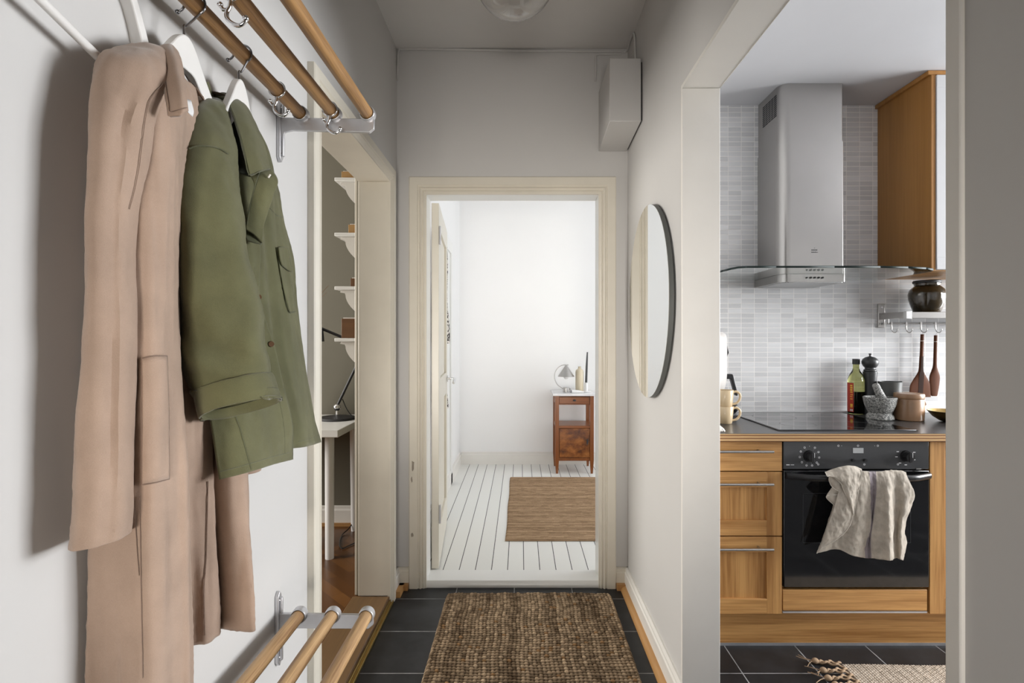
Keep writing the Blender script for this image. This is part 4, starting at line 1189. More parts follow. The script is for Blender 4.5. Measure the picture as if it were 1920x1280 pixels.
# ------------------------------------------------------------------ rail shelf and what hangs on it
rs = thing('rail_shelf', 'steel wall shelf with a hook rail under the wall cabinet', 'wall shelf', (2.2, 2.72, 1.34))
br = MB().box(1.873, 1.908, 2.792, 2.7995, 1.343, 1.468).build('wall_plate', M['steel'], rs, bevel=.002)
for z in (1.362, 1.450): MB().cyl((1.8905, 2.7925, z), (1.8905, 2.789, z), .007, .006, n=16).build('screw', M['chrome'], br)
MB().prism([(1.876, 2.793), (1.905, 2.793), (1.922, 2.645), (1.894, 2.640)], 'z', 1.387, 1.419).build('arm', M['steel'], rs, bevel=.002)
MB().box(1.896, 1.926, 2.622, 2.645, 1.384, 1.421).build('end_cap', M['white_plastic'], rs, bevel=.002)
MB().box(1.926, 2.75, 2.622, 2.634, 1.386, 1.418).box(1.926, 2.75, 2.634, 2.790, 1.409, 1.415).build('tray', M['steel'], rs, bevel=.0015)
MB().cyl((1.893, 2.752, 1.365), (2.75, 2.752, 1.365), .0042, n=14).cyl((1.897, 2.752, 1.365), (1.897, 2.752, 1.388), .004, n=10).build('rail', M['steel'], rs)
for k in range(6):
    x = 1.911 + k * .0755
    Q = cr(np.array([(x, 2.7475, 1.372), (x, 2.746, 1.345), (x, 2.744, 1.328), (x + .003, 2.737, 1.319), (x + .010, 2.730, 1.319), (x + .015, 2.727, 1.327), (x + .017, 2.726, 1.336)]), 5)
    mb = MB().tube(Q, .0023, 8)
    mb.box(x - .005, x + .005, 2.7445, 2.7475, 1.335, 1.371)
    mb.build('hook', M['steel'], rs)
def spatula(label, cx, zt, zb, outline, tw, dark, y=2.752, ang=0.):
    t = thing('wooden_spatula', label, 'spatula', (cx, y, zb), 'wooden spatulas hanging from the rail')
    n = len(outline)
    rows = []
    for (f, hw, th) in outline:
        z = zt + (zb - zt) * f
        x = cx + ang * (f)
        rows.append([(x + hw * math.cos(a), y + th * math.sin(a), z) for a in [2 * PI * k / 20 for k in range(20)]])
    P = cr(np.array(rows), 4)
    bl = MB().grid(P, closed=True, capends=True).build('blade', M['walnut'], t)
    if outline[-1][1] > .03:
        rows = []
        for (f, hw, th) in outline[2:-1] + [(.995, outline[-1][1], outline[-1][2])]:
            z = zt + (zb - zt) * f; x = cx + ang * f
            q = min(.0125, hw * .62); yy = th + .0005
            rows.append([(x - q, y - yy, z), (x, y - yy - .0002, z), (x + q, y - yy, z), (x + q, y + yy, z), (x - q, y + yy, z)])
        o = MB().grid(cr(np.array(rows), 4), closed=True, capends=True).build('inlay', M['dark_walnut'], bl); o['label'] = 'darker wood stripe'
    mb = MB(); z = zt - .012
    mb.tube([(cx, y, zt - .002), (cx - .002, y - .008, zt + .006), (cx - .001, y - .012, zt + .014), (cx, y - .006, zt + .02)], .0012, 6)
    mb.build('loop', M['white_cloth'], t)
    zr = zt + (zb - zt) * .105
    r0 = [(cx + ang * .1 + (outline[1][1] + .0012) * math.cos(a), y + (outline[1][2] + .0012) * math.sin(a), zr) for a in [2 * PI * k / 20 for k in range(20)]]
    MB().tube(r0, .0013, 6, closed=True).build('binding', M['white_cloth'], t)
    return t
spatula('wide walnut spatula, left of the two hanging under the steel shelf', 2.073, 1.309, .985, [(0, .0085, .007), (.12, .0085, .007), (.35, .0085, .007), (.55, .0105, .0075), (.62, .018, .007), (.68, .030, .006), (.74, .042, .005), (.80, .052, .0045), (.86, .056, .004), (1., .056, .003)], .01, True, ang=-.012)
spatula('narrow walnut spatula, right of the two hanging under the steel shelf', 2.142, 1.304, .990, [(0, .0080, .007), (.12, .0078, .007), (.35, .0080, .007), (.50, .0095, .0075), (.58, .017, .0075), (.66, .026, .006), (.72, .028, .0055), (.85, .024, .005), (.97, .018, .004), (1., .014, .003)], .01, True, ang=-.008)
ja = thing('glazed_jar', 'round dark brown glazed jar on the steel wall shelf', 'jar', (2.057, 2.70, 1.4155))
MB().lathe([(.001, .001), (.052, .0), (.058, .006), (.068, .035), (.078, .07), (.080, .095), (.074, .118), (.060, .132), (.053, .138), (.055, .146), (.056, .152), (.050, .153), (.048, .140)], (2.057, 2.70, 1.4155), 48).build('body', M['brown_glaze'], ja)
MB().lathe([(.001, .149), (.056, .149), (.060, .152), (.061, .160), (.057, .164), (.001, .165)], (2.057, 2.70, 1.4155), 40).build('lid', M['black_matte'], ja)

# ------------------------------------------------------------------ things on the worktop
CZ = .9003
ob = thing('oil_bottle', 'dark green oil bottle with a red label by the tiled wall', 'bottle', (1.727, 2.745, CZ))
MB().lathe([(.001, 0), (.036, 0), (.0385, .004), (.0385, .165), (.036, .185), (.028, .205), (.018, .222), (.0145, .235), (.014, .262), (.016, .263), (.016, .268), (.001, .268)], (1.727, 2.745, CZ), 40).build('glass', M['oil_glass'], ob)
MB().lathe([(.001, .282), (.0165, .282), (.0172, .28), (.0172, .255), (.0155, .254)], (1.727, 2.745, CZ), 32).build('cap', M['black'], ob)
MB().lathe([(.001, .004), (.033, .004), (.0355, .008), (.0355, .115), (.001, .1155)], (1.727, 2.745, CZ), 40).build('oil', M['oil'], ob)
lb = MB().lathe([(.0390, .012), (.0390, .160)], (1.727, 2.745, CZ), 20, a0=math.radians(140), a1=math.radians(222)).build('label', M['red_label'], ob)
yl = MB()
for k, (z, h, a) in enumerate(((.146, .008, 205), (.135, .008, 206), (.124, .008, 205), (.113, .006, 206), (.100, .004, 208), (.090, .004, 204), (.078, .004, 206), (.046, .014, 207), (.036, .003, 206))):
    yl.lathe([(.0393, z - h / 2), (.0393, z + h / 2)], (1.727, 2.745, CZ), 4, a0=math.radians(a - 9), a1=math.radians(a + 9))
yl.build('label_print', M['gold_ink'], lb)
wl = MB()
for a in (198, 206, 214): wl.lathe([(.0393, .016), (.0393, .026)], (1.727, 2.745, CZ), 3, a0=math.radians(a - 2.5), a1=math.radians(a + 2.5))
wl.build('label_emblem', M['white_ink'], lb)
pm = thing('pepper_mill', 'tall dark grey pepper mill behind the granite mortar', 'pepper mill', (1.786, 2.725, CZ))
MB().lathe([(.001, 0), (.034, 0), (.036, .004), (.036, .025), (.033, .04), (.029, .08), (.0275, .13), (.030, .18), (.0325, .21), (.0325, .218)], (1.786, 2.725, CZ), 40).build('body', M['mill'], pm)
MB().lathe([(.026, .218), (.030, .221), (.030, .227), (.024, .231), (.024, .238), (.030, .243), (.037, .256), (.0385, .268), (.034, .281), (.022, .291), (.008, .295), (.005, .297), (.004, .303), (.007, .306), (.007, .309), (.001, .311)], (1.786, 2.725, CZ), 40).build('head', M['mill'], pm)
mo = thing('mortar', 'speckled granite mortar on the worktop beside the hob', 'mortar', (1.722, 2.555, CZ))
MB().lathe([(.001, 0), (.054, 0), (.058, .004), (.057, .018), (.050, .026), (.048, .032), (.055, .045), (.065, .07), (.070, .098), (.071, .104), (.068, .107), (.060, .106), (.056, .09), (.040, .055), (.001, .045)], (1.722, 2.555, CZ), 48).build('bowl', M['granite'], mo)
pe = MB().tube([(1.747, 2.55, CZ + .06), (1.730, 2.55, CZ + .095), (1.712, 2.552, CZ + .135), (1.700, 2.553, CZ + .163), (1.697, 2.553, CZ + .169)], [.022, .0205, .017, .0155, .011], 20).build('pestle', M['granite'])
tag(pe, 'granite pestle leaning out of the mortar', 'pestle')
jg = thing('grey_jug', 'dark grey ceramic jug with a lip, behind the mortar', 'jug', (1.853, 2.675, CZ))
rows = []
for (r, z) in [(.044, 0), (.0475, .003), (.0485, .02), (.0495, .08), (.0505, .14), (.0515, .16), (.0525, .172), (.050, .173), (.0485, .16), (.047, .08), (.044, .01), (.002, .008)]:
    ringp = []
    for k in range(48):
        a = 2 * PI * k / 48
        lip = 0
        for a0 in (0, PI):
            da = (a - a0 + PI) % (2 * PI) - PI
            lip += math.exp(-(da / .28) ** 2)
        f = max(0, (z - .12) / .053) if r > .047 else max(0, (z - .14) / .03)
        ringp.append((1.853 + (r + .009 * lip * f) * math.cos(a), 2.675 + (r + .0 * lip) * math.sin(a), CZ + z - .004 * f * (1 - lip) * .5))
    rows.append(ringp)
MB().grid(np.array(rows), closed=True, capends=True).build('body', M['grey_ceramic'], jg)
ck = thing('stoneware_crock', 'tan lidded stoneware crock on the worktop', 'crock', (1.846, 2.535, CZ))
MB().lathe([(.001, 0), (.058, 0), (.061, .003), (.0615, .02), (.0615, .095), (.060, .101), (.057, .103)], (1.846, 2.535, CZ), 48).build('body', M['stoneware'], ck)
MB().lathe([(.056, .102), (.061, .103), (.062, .106), (.062, .121), (.060, .126), (.050, .128), (.001, .128)], (1.846, 2.535, CZ), 48).build('lid', M['stoneware'], ck)
for s in (-1, 1):
    MB().tube(cr(np.array([(1.846 + s * .060, 2.535, CZ + .088), (1.846 + s * .069, 2.53, CZ + .086), (1.846 + s * .0725, 2.528, CZ + .078), (1.846 + s * .069, 2.53, CZ + .070), (1.846 + s * .060, 2.535, CZ + .066)]), 4), .0048, 10).build('lug', M['stoneware'], ck)
bo = MB().lathe([(.001, 0), (.030, 0), (.045, .004), (.070, .022), (.088, .044), (.092, .050), (.089, .050), (.068, .026), (.044, .009), (.001, .006)], (2.002, 2.48, CZ), 48).build('brass_bowl', M['bowl_brass'])
tag(bo, 'brass bowl on the worktop beside the tan crock', 'bowl')
def mug(label, z):
    c = (.931, 2.436, z)
    t = thing('mug', label, 'mug', c, 'stacked sand coloured mugs')
    MB().lathe([(.001, 0), (.030, 0), (.033, .003), (.0365, .035), (.0405, .076), (.0395, .078), (.0375, .075), (.033, .03), (.029, .006), (.001, .005)], c, 40).build('body', M['cream_ceramic'], t)
    Q = cr(np.array([(.931 + .036, 2.436, z + .066), (.931 + .055, 2.436, z + .070), (.931 + .071, 2.436, z + .057), (.931 + .070, 2.436, z + .036), (.931 + .056, 2.436, z + .018), (.931 + .034, 2.436, z + .012)]), 6)
    MB().tube(Q, .0055, 12).build('handle', M['cream_ceramic'], t)
    return t
mug('lower of two stacked sand coloured mugs at the left end of the worktop', CZ)
mug('upper of two stacked sand coloured mugs, standing in the lower one', CZ + .0735)
kt = thing('kettle', 'white kettle with an angular black handle behind the mugs', 'kettle', (.90, 2.63, CZ))
MB().lathe([(.001, .012), (.076, .012), (.080, .03), (.082, .10), (.086, .125), (.100, .145), (.108, .175), (.111, .22), (.111, .385), (.106, .405), (.092, .418), (.001, .422)], (.90, 2.63, CZ), 48).build('body', M['kettle'], kt)
MB().lathe([(.001, 0), (.150, 0), (.154, .006), (.154, .022), (.148, .028), (.085, .032), (.001, .032)], (.90, 2.63, CZ), 48).build('base', M['black'], kt)
MB().ball((1.048, 2.62, CZ + .045), .024, 18, (.9, .7, 1.)).build('dial', M['black'], kt)
MB().prism([(1.002, CZ + .188), (1.002, CZ + .212), (1.040, CZ + .212), (1.046, CZ + .200), (1.066, CZ + .112), (1.062, CZ + .104), (1.054, CZ + .110), (1.032, CZ + .188)], 'y', 2.612, 2.640).build('handle', M['black'], kt, bevel=.003)
MB().prism([(1.006, CZ + .345), (1.006, CZ + .360), (1.012, CZ + .360), (1.022, CZ + .318), (1.010, CZ + .290), (1.006, CZ + .292), (1.015, CZ + .318)], 'y', 2.615, 2.637).build('lid_catch', M['black'], kt, bevel=.001)
# dotted cloth at the left end of the worktop
DC = np.array([[(.69 + .155 * u, 2.20 + .10 * v, CZ + .004 + .085 * (1 - u) ** .7 * math.sin(PI * min(1, v * 1.0 + .02)) + .006 * math.sin(9 * v + 6 * u)) for v in np.linspace(0, 1, 18)] for u in np.linspace(0, 1, 18)])
M['dots'] = speckled('white cotton with dark dots', (.78, .74, .68), (.10, .08, .07), 120., .36, .40)
tag(MB().grid(DC).build('dish_cloth', M['dots'], solid=.003), 'white dotted dish cloth bunched at the left end of the worktop', 'cloth')

# ------------------------------------------------------------------ linen towel over the oven handle
def T(x, y, Y):                              # crop coordinates of the towel study -> photo pixel
    return (1520 + x * .171875, 850 + y * .171875, Y)
tw = thing('linen_towel', 'natural linen towel with a plum stripe over the oven handle', 'towel', (1.375, 2.11, .41))
A = 2.118
rowsT = []
top = [(330, 205), (450, 200), (560, 203), (628, 206), (672, 206), (712, 208), (770, 203), (830, 196), (910, 192), (985, 198), (1040, 222)]
r1 = [(300, 300), (430, 300), (560, 300), (640, 300), (678, 300), (716, 300), (780, 300), (842, 300), (920, 300), (1010, 300), (1085, 320)]
r2 = [(275, 440), (400, 440), (545, 440), (648, 440), (682, 440), (715, 440), (790, 440), (850, 440), (930, 450), (1030, 450), (1132, 450)]
r3 = [(240, 590), (380, 590), (530, 590), (650, 590), (680, 590), (700, 590), (790, 590), (855, 590), (935, 600), (1020, 600), (1098, 590)]
r4 = [(190, 740), (350, 745), (520, 745), (648, 740), (668, 740), (682, 740), (780, 740), (858, 740), (930, 745), (990, 745), (1040, 740)]
r5 = [(145, 880), (320, 885), (500, 885), (630, 880), (648, 880), (662, 880), (770, 880), (862, 880), (925, 885), (975, 885), (1028, 880)]
r6 = [(100, 1000), (300, 1010), (480, 1020), (590, 1005), (625, 1005), (657, 1005), (770, 1010), (864, 1010), (925, 1010), (985, 1000), (1048, 975)]
r7 = [(66, 1088), (280, 1042), (450, 1110), (585, 1138), (628, 1142), (664, 1142), (770, 1155), (872, 1166), (930, 1140), (975, 1155), (1012, 1166)]
yoff = [0, .002, -.004, .002, .006, .002, -.004, -.012, .004, -.004, .002]
for ri, (row, Y) in enumerate(zip((top, r1, r2, r3, r4, r5, r6, r7), (2.121, 2.112, 2.114, 2.118, 2.122, 2.125, 2.128, 2.130))):
    k = min(1, ri / 3)
    rowsT.append([T(x, y, Y + yoff[j] * k * 2.4) for j, (x, y) in enumerate(row)])
# the cloth comes over the handle from behind
back_ = [T(x, y + 26, 2.148) for x, y in top]; over = [T(x, y - 3, 2.134) for x, y in top]
low = [T(x, y + 190, 2.150) for x, y in top]
P = sheet([low, back_, over] + rowsT, 14, 12, .0030, 201., 62., 34.)
cols = P.shape[1]
s0, s1 = int(3 * 14 + 1), int(5 * 14)
MB().grid(P, mats=lambda i, j: 1 if s0 <= j < s1 else 0).build('towel_cloth', [M['linen'], M['plum']], tw, solid=.0018)
# left part folded across itself
F1 = [[T(158, 200, 2.104), T(240, 168, 2.104), T(350, 140, 2.104), T(470, 134, 2.108), T(550, 168, 2.114)],
      [T(185, 250, 2.090), T(270, 240, 2.090), T(370, 200, 2.088), T(470, 195, 2.092), T(555, 210, 2.100)],
      [T(215, 238, 2.094), T(290, 275, 2.088), T(370, 275, 2.084), T(460, 275, 2.088), T(545, 300, 2.098)],
      [T(326, 320, 2.092), T(370, 345, 2.086), T(410, 360, 2.083), T(460, 370, 2.086), T(530, 380, 2.096)],
      [T(360, 400, 2.092), T(395, 430, 2.086), T(425, 450, 2.084), T(460, 460, 2.088), T(505, 470, 2.096)],
      [T(400, 490, 2.094), T(425, 520, 2.088), T(445, 540, 2.086), T(465, 550, 2.090), T(485, 560, 2.096)],
      [T(440, 580, 2.096), T(452, 605, 2.091), T(460, 620, 2.090), T(466, 630, 2.092), T(472, 640, 2.096)],
      [T(462, 665, 2.097), T(464, 668, 2.095), T(466, 670, 2.094), T(468, 672, 2.095), T(470, 674, 2.097)]]
PF = sheet(F1, 12, 10, .0026, 211., 62., 40.)
MB().grid(PF).build('folded_corner', M['linen'], tw, solid=.0018)
F2 = [[T(330, 325, 2.100), T(360, 360, 2.098), T(385, 400, 2.096), T(400, 440, 2.098)],
      [T(290, 460, 2.098), T(345, 480, 2.093), T(390, 500, 2.091), T(420, 520, 2.096)],
      [T(262, 570, 2.100), T(335, 590, 2.094), T(400, 610, 2.092), T(455, 625, 2.096)],
      [T(215, 700, 2.102), T(310, 710, 2.096), T(390, 715, 2.094), T(450, 725, 2.098)],
      [T(170, 830, 2.105), T(250, 835, 2.099), T(320, 840, 2.098), T(390, 842, 2.101)],
      [T(125, 960, 2.109), T(170, 955, 2.104), T(210, 950, 2.103), T(265, 950, 2.106)],
      [T(66, 1090, 2.114), T(78, 1075, 2.112), T(90, 1060, 2.112), T(112, 1040, 2.114)]]
PF2 = sheet(F2, 12, 12, .0026, 221., 62., 36.)
MB().grid(PF2).build('folded_edge', M['linen'], tw, solid=.0018)
F3 = [[T(200, 250, 2.112), T(250, 262, 2.100), T(320, 300, 2.104)], [T(195, 290, 2.110), T(262, 330, 2.094), T(335, 360, 2.102)], [T(215, 335, 2.108), T(280, 380, 2.096), T(335, 430, 2.104)], [T(235, 360, 2.112), T(250, 420, 2.104), T(300, 455, 2.110)], [T(170, 468, 2.104), T(230, 462, 2.100), T(310, 452, 2.108)], [T(215, 525, 2.108), T(240, 515, 2.104), T(285, 500, 2.110)], [T(255, 568, 2.114), T(262, 560, 2.110), T(275, 550, 2.114)]]
MB().grid(sheet(F3, 8, 8, .0015, 231., 40., 30.)).build('crumpled_edge', M['linen'], tw, solid=.0018)
def hem(pts, n=5, r=.0013):
    MB().tube(cr(np.array([list(U(*T(*p))) for p in pts]), n), r, 6).build('hem', M['linen_edge'], tw)
hem([(158, 200, 2.102), (185, 250, 2.088), (215, 238, 2.092), (326, 320, 2.090), (360, 400, 2.090), (440, 580, 2.094), (468, 672, 2.094)])
hem([(552, 170, 2.111), (555, 210, 2.098), (530, 380, 2.094), (472, 640, 2.094), (450, 725, 2.096), (390, 842, 2.099), (265, 950, 2.104), (112, 1040, 2.112), (66, 1090, 2.113)])
hem([(200, 250, 2.110), (215, 335, 2.106), (262, 385, 2.096), (335, 440, 2.102), (170, 468, 2.102), (262, 570, 2.112)])

# ------------------------------------------------------------------ kitchen rug with knotted fringe
def krug():
    t = thing('kitchen_rug', 'pale woven rug with a knotted fringe on the kitchen floor', 'rug', (1.7, 1.8, 0))
    x0, x1, y0, y1 = 1.257, 2.45, 1.48, 2.098
    st = .0032
    xs = np.arange(x0, x1, st); ys = np.arange(y0, y1, st)
    X, Y = np.meshgrid(xs, ys)
    ph = X / .0105
    row = np.floor(ph).astype(int)
    k = np.floor(Y / .012 + .5 * (row % 2)).astype(int)
    f = ph - row - .5; g = Y / .012 + .5 * (row % 2) - k - .5
    rng = np.random.default_rng(8); rr = rng.random((512, 512)); rnd = rr[row % 512, k % 512]
    h = np.clip(1 - (f * 1.9) ** 2 - (g * 1.6) ** 2, 0, 1) ** .5
    Z = .003 + .006 * h + .001 * np.sin(X * 14)
    edge = np.minimum(np.minimum(X - x0, x1 - X), np.minimum(Y - y0, y1 - Y)); Z *= np.clip(edge / .006, .2, 1)
    Y2 = Y + .004 * np.sin(X * 11) * ((Y - y0) / (y1 - y0))
    c = (np.array((.48, .41, .33)) + np.array((.22, .20, .18)) * rnd[..., None]) * (.55 + .45 * h[..., None])
    ny, nx = X.shape
    V = np.stack([X, Y2, Z], -1).reshape(-1, 3) - np.array((1.7, 1.8, 0))
    idx = np.arange(nx * ny).reshape(ny, nx)
    F = np.stack([idx[:-1, :-1], idx[:-1, 1:], idx[1:, 1:], idx[1:, :-1]], -1).reshape(-1, 4)
    me = bpy.data.meshes.new('woven_field')
    me.vertices.add(len(V)); me.vertices.foreach_set('co', V.astype(np.float32).ravel())
    me.loops.add(F.size); me.loops.foreach_set('vertex_index', F.ravel().astype(np.int32))
    me.polygons.add(len(F)); me.polygons.foreach_set('loop_start', (np.arange(len(F)) * 4).astype(np.int32)); me.update(calc_edges=True)
    ca = me.color_attributes.new('Col', 'FLOAT_COLOR', 'POINT')
    ca.data.foreach_set('color', np.concatenate([c.reshape(-1, 3), np.ones((nx * ny, 1))], 1).astype(np.float32).ravel())
    me.materials.append(M['jute']); me.polygons.foreach_set('use_smooth', [True] * len(F))
    o = bpy.data.objects.new('woven_field', me); COL.objects.link(o); o.parent = t
    yarn = fabric('tan rug yarn', (.40, .28, .18), .15, sheen=0.)
    rnd_ = random.Random(5)
    for k in range(16):
        y = 2.085 - k * .038
        ex = 1.165 + rnd_.uniform(-.012, .014); ey = y + rnd_.uniform(-.012, .012) + (.018 if k == 0 else 0)
        mb = MB()
        for s in (-1, 1):
            pts = []
            for q in range(13):
                u = q / 12
                a = u * 16 + (0 if s > 0 else PI)
                pts.append((x0 + .004 + (ex - x0) * u, y + s * .012 * (1 - u) + (ey - y) * u + .004 * math.cos(a), .008 + .0035 * math.sin(a) + .004 * math.sin(PI * u)))
            mb.tube(cr(np.array(pts), 3), .0042, 8)
        mb.ball((ex - .004, ey, .012), .0115, 14, (1.2, 1., .95))
        for s in range(4):
            a = rnd_.uniform(-.6, .6)
            L = rnd_.uniform(.03, .06)
            mb.tube(cr(np.array([(ex - .01, ey, .011), (ex - .01 - L * .5 * math.cos(a), ey + L * .5 * math.sin(a), .012), (ex - .01 - L * math.cos(a), ey + L * math.sin(a * 1.5), .004 + rnd_.uniform(0, .012))]), 4), .0014, 6)
        mb.build('tassel', yarn, t)
krug()

# ------------------------------------------------------------------ bedroom
# open door: swung a little past ninety degrees
hx, hy = -.485, 2.905; an = math.radians(4.6)
du = Vector((-math.sin(an), math.cos(an), 0)); dn = Vector((math.cos(an), math.sin(an), 0))
def D(u, n, z): return Vector((hx, hy, 0)) + du * u + dn * n + Vector((0, 0, z))
def dbox(mb, u0, u1, n0, n1, z0, z1):
    vs = [D(u, n_, z) for u in (u0, u1) for n_ in (n0, n1) for z in (z0, z1)]
    return mb.add(vs, [(0, 1, 3, 2), (4, 6, 7, 5), (0, 4, 5, 1), (2, 3, 7, 6), (0, 2, 6, 4), (1, 5, 7, 3)])
mb = MB(); W_, T_ = .80, .040
for u0, u1, z0, z1 in ((0, .11, .034, 2.026), (.69, .80, .034, 2.026), (.11, .69, .034, .22), (.11, .69, 1.90, 2.026), (.11, .69, .92, 1.06)):
    dbox(mb, u0, u1, 0, T_, z0, z1)
dbox(mb, .11, .69, .013, .027, .22, .92); dbox(mb, .11, .69, .013, .027, 1.06, 1.90)
door = struct('door_1', mb, M['cream'], bevel=.003)
hm = MB(); pz = 1.015
hm.cyl(D(.745, T_, pz), D(.745, T_ + .008, pz), .022, n=24).cyl(D(.745, T_ + .008, pz), D(.745, T_ + .05, pz), .008, n=16)
hm.tube(cr(np.array([list(D(.745, T_ + .048, pz)), list(D(.73, T_ + .054, pz + .002)), list(D(.69, T_ + .056, pz - .002)), list(D(.65, T_ + .053, pz - .012)), list(D(.635, T_ + .050, pz - .022))]), 5), [.0085] * 21, 12)
hm.build('door_handle', M['chrome'], door)
for z in (.28, 1.80):
    MB().cyl(D(.0, T_ + .006, z), D(.0, T_ + .006, z + .10), .006, n=14).build('hinge', M['alu'], door)
# second door frame on the bedroom side wall
struct('trim_13', MB().box(-.618, -.600, 3.78, 3.87, .02, 2.12).box(-.618, -.600, 4.62, 4.71, .02, 2.12).box(-.618, -.600, 3.87, 4.62, 2.03, 2.12).box(-.618, -.612, 3.87, 4.62, .02, 2.03), M['white_gloss'], bevel=.003)
M['print'] = speckled('black and white print', (.70, .66, .62), (.03, .024, .022), 70., .47, .53)
def scarf(label, z1, z0, w0, w1, y, x):
    rows = []
    for k in range(15):
        t = k / 14; z = z1 + (z0 - z1) * t; w = w0 + (w1 - w0) * t ** 1.4
        rows.append([(x + w * .5 * math.cos(a) + .004 * math.sin(9 * t), y + w * .8 * math.sin(a) + .006 * math.sin(7 * t + 1), z) for a in [2 * PI * q / 16 for q in range(16)]])
    t = thing('printed_scarf', label, 'scarf', (x, y, z0), 'printed scarves beside the open door')
    MB().grid(np.array(rows), closed=True, capends=True).build('cloth', M['print'], t)
    MB().tube(cr(np.array([(-.617, y, z1 + .004), (x - .03, y, z1 + .012), (x - .01, y, z1 + .02), (x + .004, y, z1 + .012), (x + .003, y, z1 - .004)]), 4), .003, 8).build('hook', M['black_matte'], t)
scarf('black and white printed scarf hanging high beside the open bedroom door', 1.92, 1.255, .012, .046, 3.735, -.520)
scarf('black and white printed scarf hanging low behind the bedroom door handle', 1.16, .80, .008, .034, 3.735, -.525)
# striped hanging thing in the gap behind the door
nt_ = thing('nightstand', 'small reddish wooden nightstand with a marble top against the bedroom wall', 'nightstand', (.507, 5.2, .02))
L0, L1, F0, F1_ = .326, .690, 5.02, 5.355
def leg(x, y):
    d = .018
    mb = MB()
    vs = []
    for z, s in ((.02, .55), (.15, 1.), (.752, 1.)):
        vs += [(x - d * s, y - d * s, z), (x + d * s, y - d * s, z), (x + d * s, y + d * s, z), (x - d * s, y + d * s, z)]
    fs = [(0, 3, 2, 1), (8, 9, 10, 11)]
    for i in (0, 4):
        for k in range(4): fs.append((i + k, i + (k + 1) % 4, i + 4 + (k + 1) % 4, i + 4 + k))
    mb.add(vs, fs).build('leg', M['oldwood'], nt_, smooth=20.)
for x in (L0 + .018, L1 - .018):
    for y in (F0 + .018, F1_ - .018): leg(x, y)
a, b = L0 + .036, L1 - .036
MB().box(a, b, F0 + .012, F1_ - .01, .668, .676).box(a, b, F0 + .02, F1_ - .01, .744, .752).box(L0 + .008, L0 + .022, F0 + .036, F1_ - .036, .668, .752).box(L1 - .022, L1 - .008, F0 + .036, F1_ - .036, .668, .752).box(a, b, F1_ - .02, F1_ - .01, .676, .744).build('frame', M['oldwood'], nt_)
dw = MB().box(a + .002, b - .002, F0 + .004, F0 + .02, .678, .742).build('drawer', M['oldwood_x'], nt_, bevel=.002)
o = MB().ball(((a + b) / 2, F0 - .002, .711), .012, 14, (1.3, .6, .8)).build('knob', M['black_matte'], dw); o['label'] = 'dark oval pull'
MB().box(a - .03, b + .03, F0 + .006, F1_ - .012, .447, .472).build('shelf', M['oldwood_x'], nt_, bevel=.003)
MB().box(a - .006, a + .006, F0 + .02, F1_ - .02, .15, .447).box(b - .006, b + .006, F0 + .02, F1_ - .02, .15, .447).box(a, b, F1_ - .025, F1_ - .012, .15, .447).box(a, b, F0 + .01, F1_ - .02, .150, .166).box(a, b, F0 + .008, F0 + .02, .140, .168).build('cupboard_body', M['oldwood'], nt_)
dd = MB().box(a + .006, b - .002, F0 + .004, F0 + .018, .172, .444).build('door', M['burl'], nt_, bevel=.002)
o = MB().cyl((b - .024, F0 + .004, .325), (b - .024, F0 - .010, .325), .007, .009, n=14).box(b - .030, b - .018, F0 + .001, F0 + .004, .295, .345).build('key_plate', M['black_matte'], dd); o['label'] = 'dark key plate'
o = MB().box(L0 - .022, L1 + .022, F0 - .018, F1_ + .03, .753, .776).build('marble_top', M['marble'], nt_, bevel=.004)
NZ = .7765
tl = thing('table_lamp', 'small steel lamp with a cone shade on a curved arm, on the nightstand', 'table lamp', (.44, 5.15, NZ))
MB().cyl((.44, 5.15, NZ), (.44, 5.15, NZ + .045), .030, n=32).build('base', M['steel'], tl, bevel=.002)
Q = [(.44 + .100 * math.cos(t) - .012, 5.15, NZ + .150 + .112 * math.sin(t)) for t in [math.radians(80 + i * 9) for i in range(19)]] + [(.412, 5.15, NZ + .030)]
MB().tube([(.462, 5.15, NZ + .262)] + Q, .0042, 10).build('arm', M['steel'], tl)
MB().lathe([(.004, .262), (.006, .260), (.080, .150)], (.440, 5.15, NZ), 40).build('shade', M['steel'], tl, solid=.0015)
MB().ball((.440, 5.15, NZ + .150), .026, 20).build('bulb', M['white_plastic'], tl)
MB().cyl((.47, 5.145, NZ + .03), (.485, 5.14, NZ + .03), .004, n=10).build('dimmer', M['steel'], tl)
sb = MB().lathe([(.001, 0), (.038, 0), (.040, .004), (.040, .195), (.034, .212), (.020, .222), (.014, .226), (.014, .240), (.016, .243), (.013, .245), (.001, .244)], (.574, 5.19, NZ), 40).build('cream_bottle', M['bottle_cream'])
tag(sb, 'slim cream stoneware bottle between the lamp and the candle', 'bottle')
ch = thing('candle_holder', 'white candle holder with a dish foot on the nightstand', 'candle holder', (.636, 5.17, NZ))
MB().lathe([(.001, 0), (.045, 0), (.048, .003), (.046, .006), (.019, .006), (.017, .010), (.017, .088), (.013, .090), (.001, .090)], (.636, 5.17, NZ), 36).build('holder', M['white_plastic'], ch)
cn = MB().tube([(.636, 5.17, NZ + .0905), (.641, 5.17, NZ + .24), (.648, 5.17, NZ + .385)], [.0115, .0105, .0065], 16).build('taper_candle', M['grey_wax'])
tag(cn, 'charcoal taper candle standing in the white holder', 'candle')
tb = thing('cream_tube', 'white cosmetic tube lying on the marble top', 'tube', (.53, 5.06, NZ))
MB().tube([(.485, 5.055, NZ + .016), (.51, 5.055, NZ + .016), (.56, 5.06, NZ + .012), (.60, 5.065, NZ + .008)], [.015, .016, .012, .006], 16).build('body', M['white_plastic'], tb)
MB().cyl((.485, 5.055, NZ + .016), (.470, 5.055, NZ + .016), .012, n=16).build('cap', M['dark_wire'], tb)
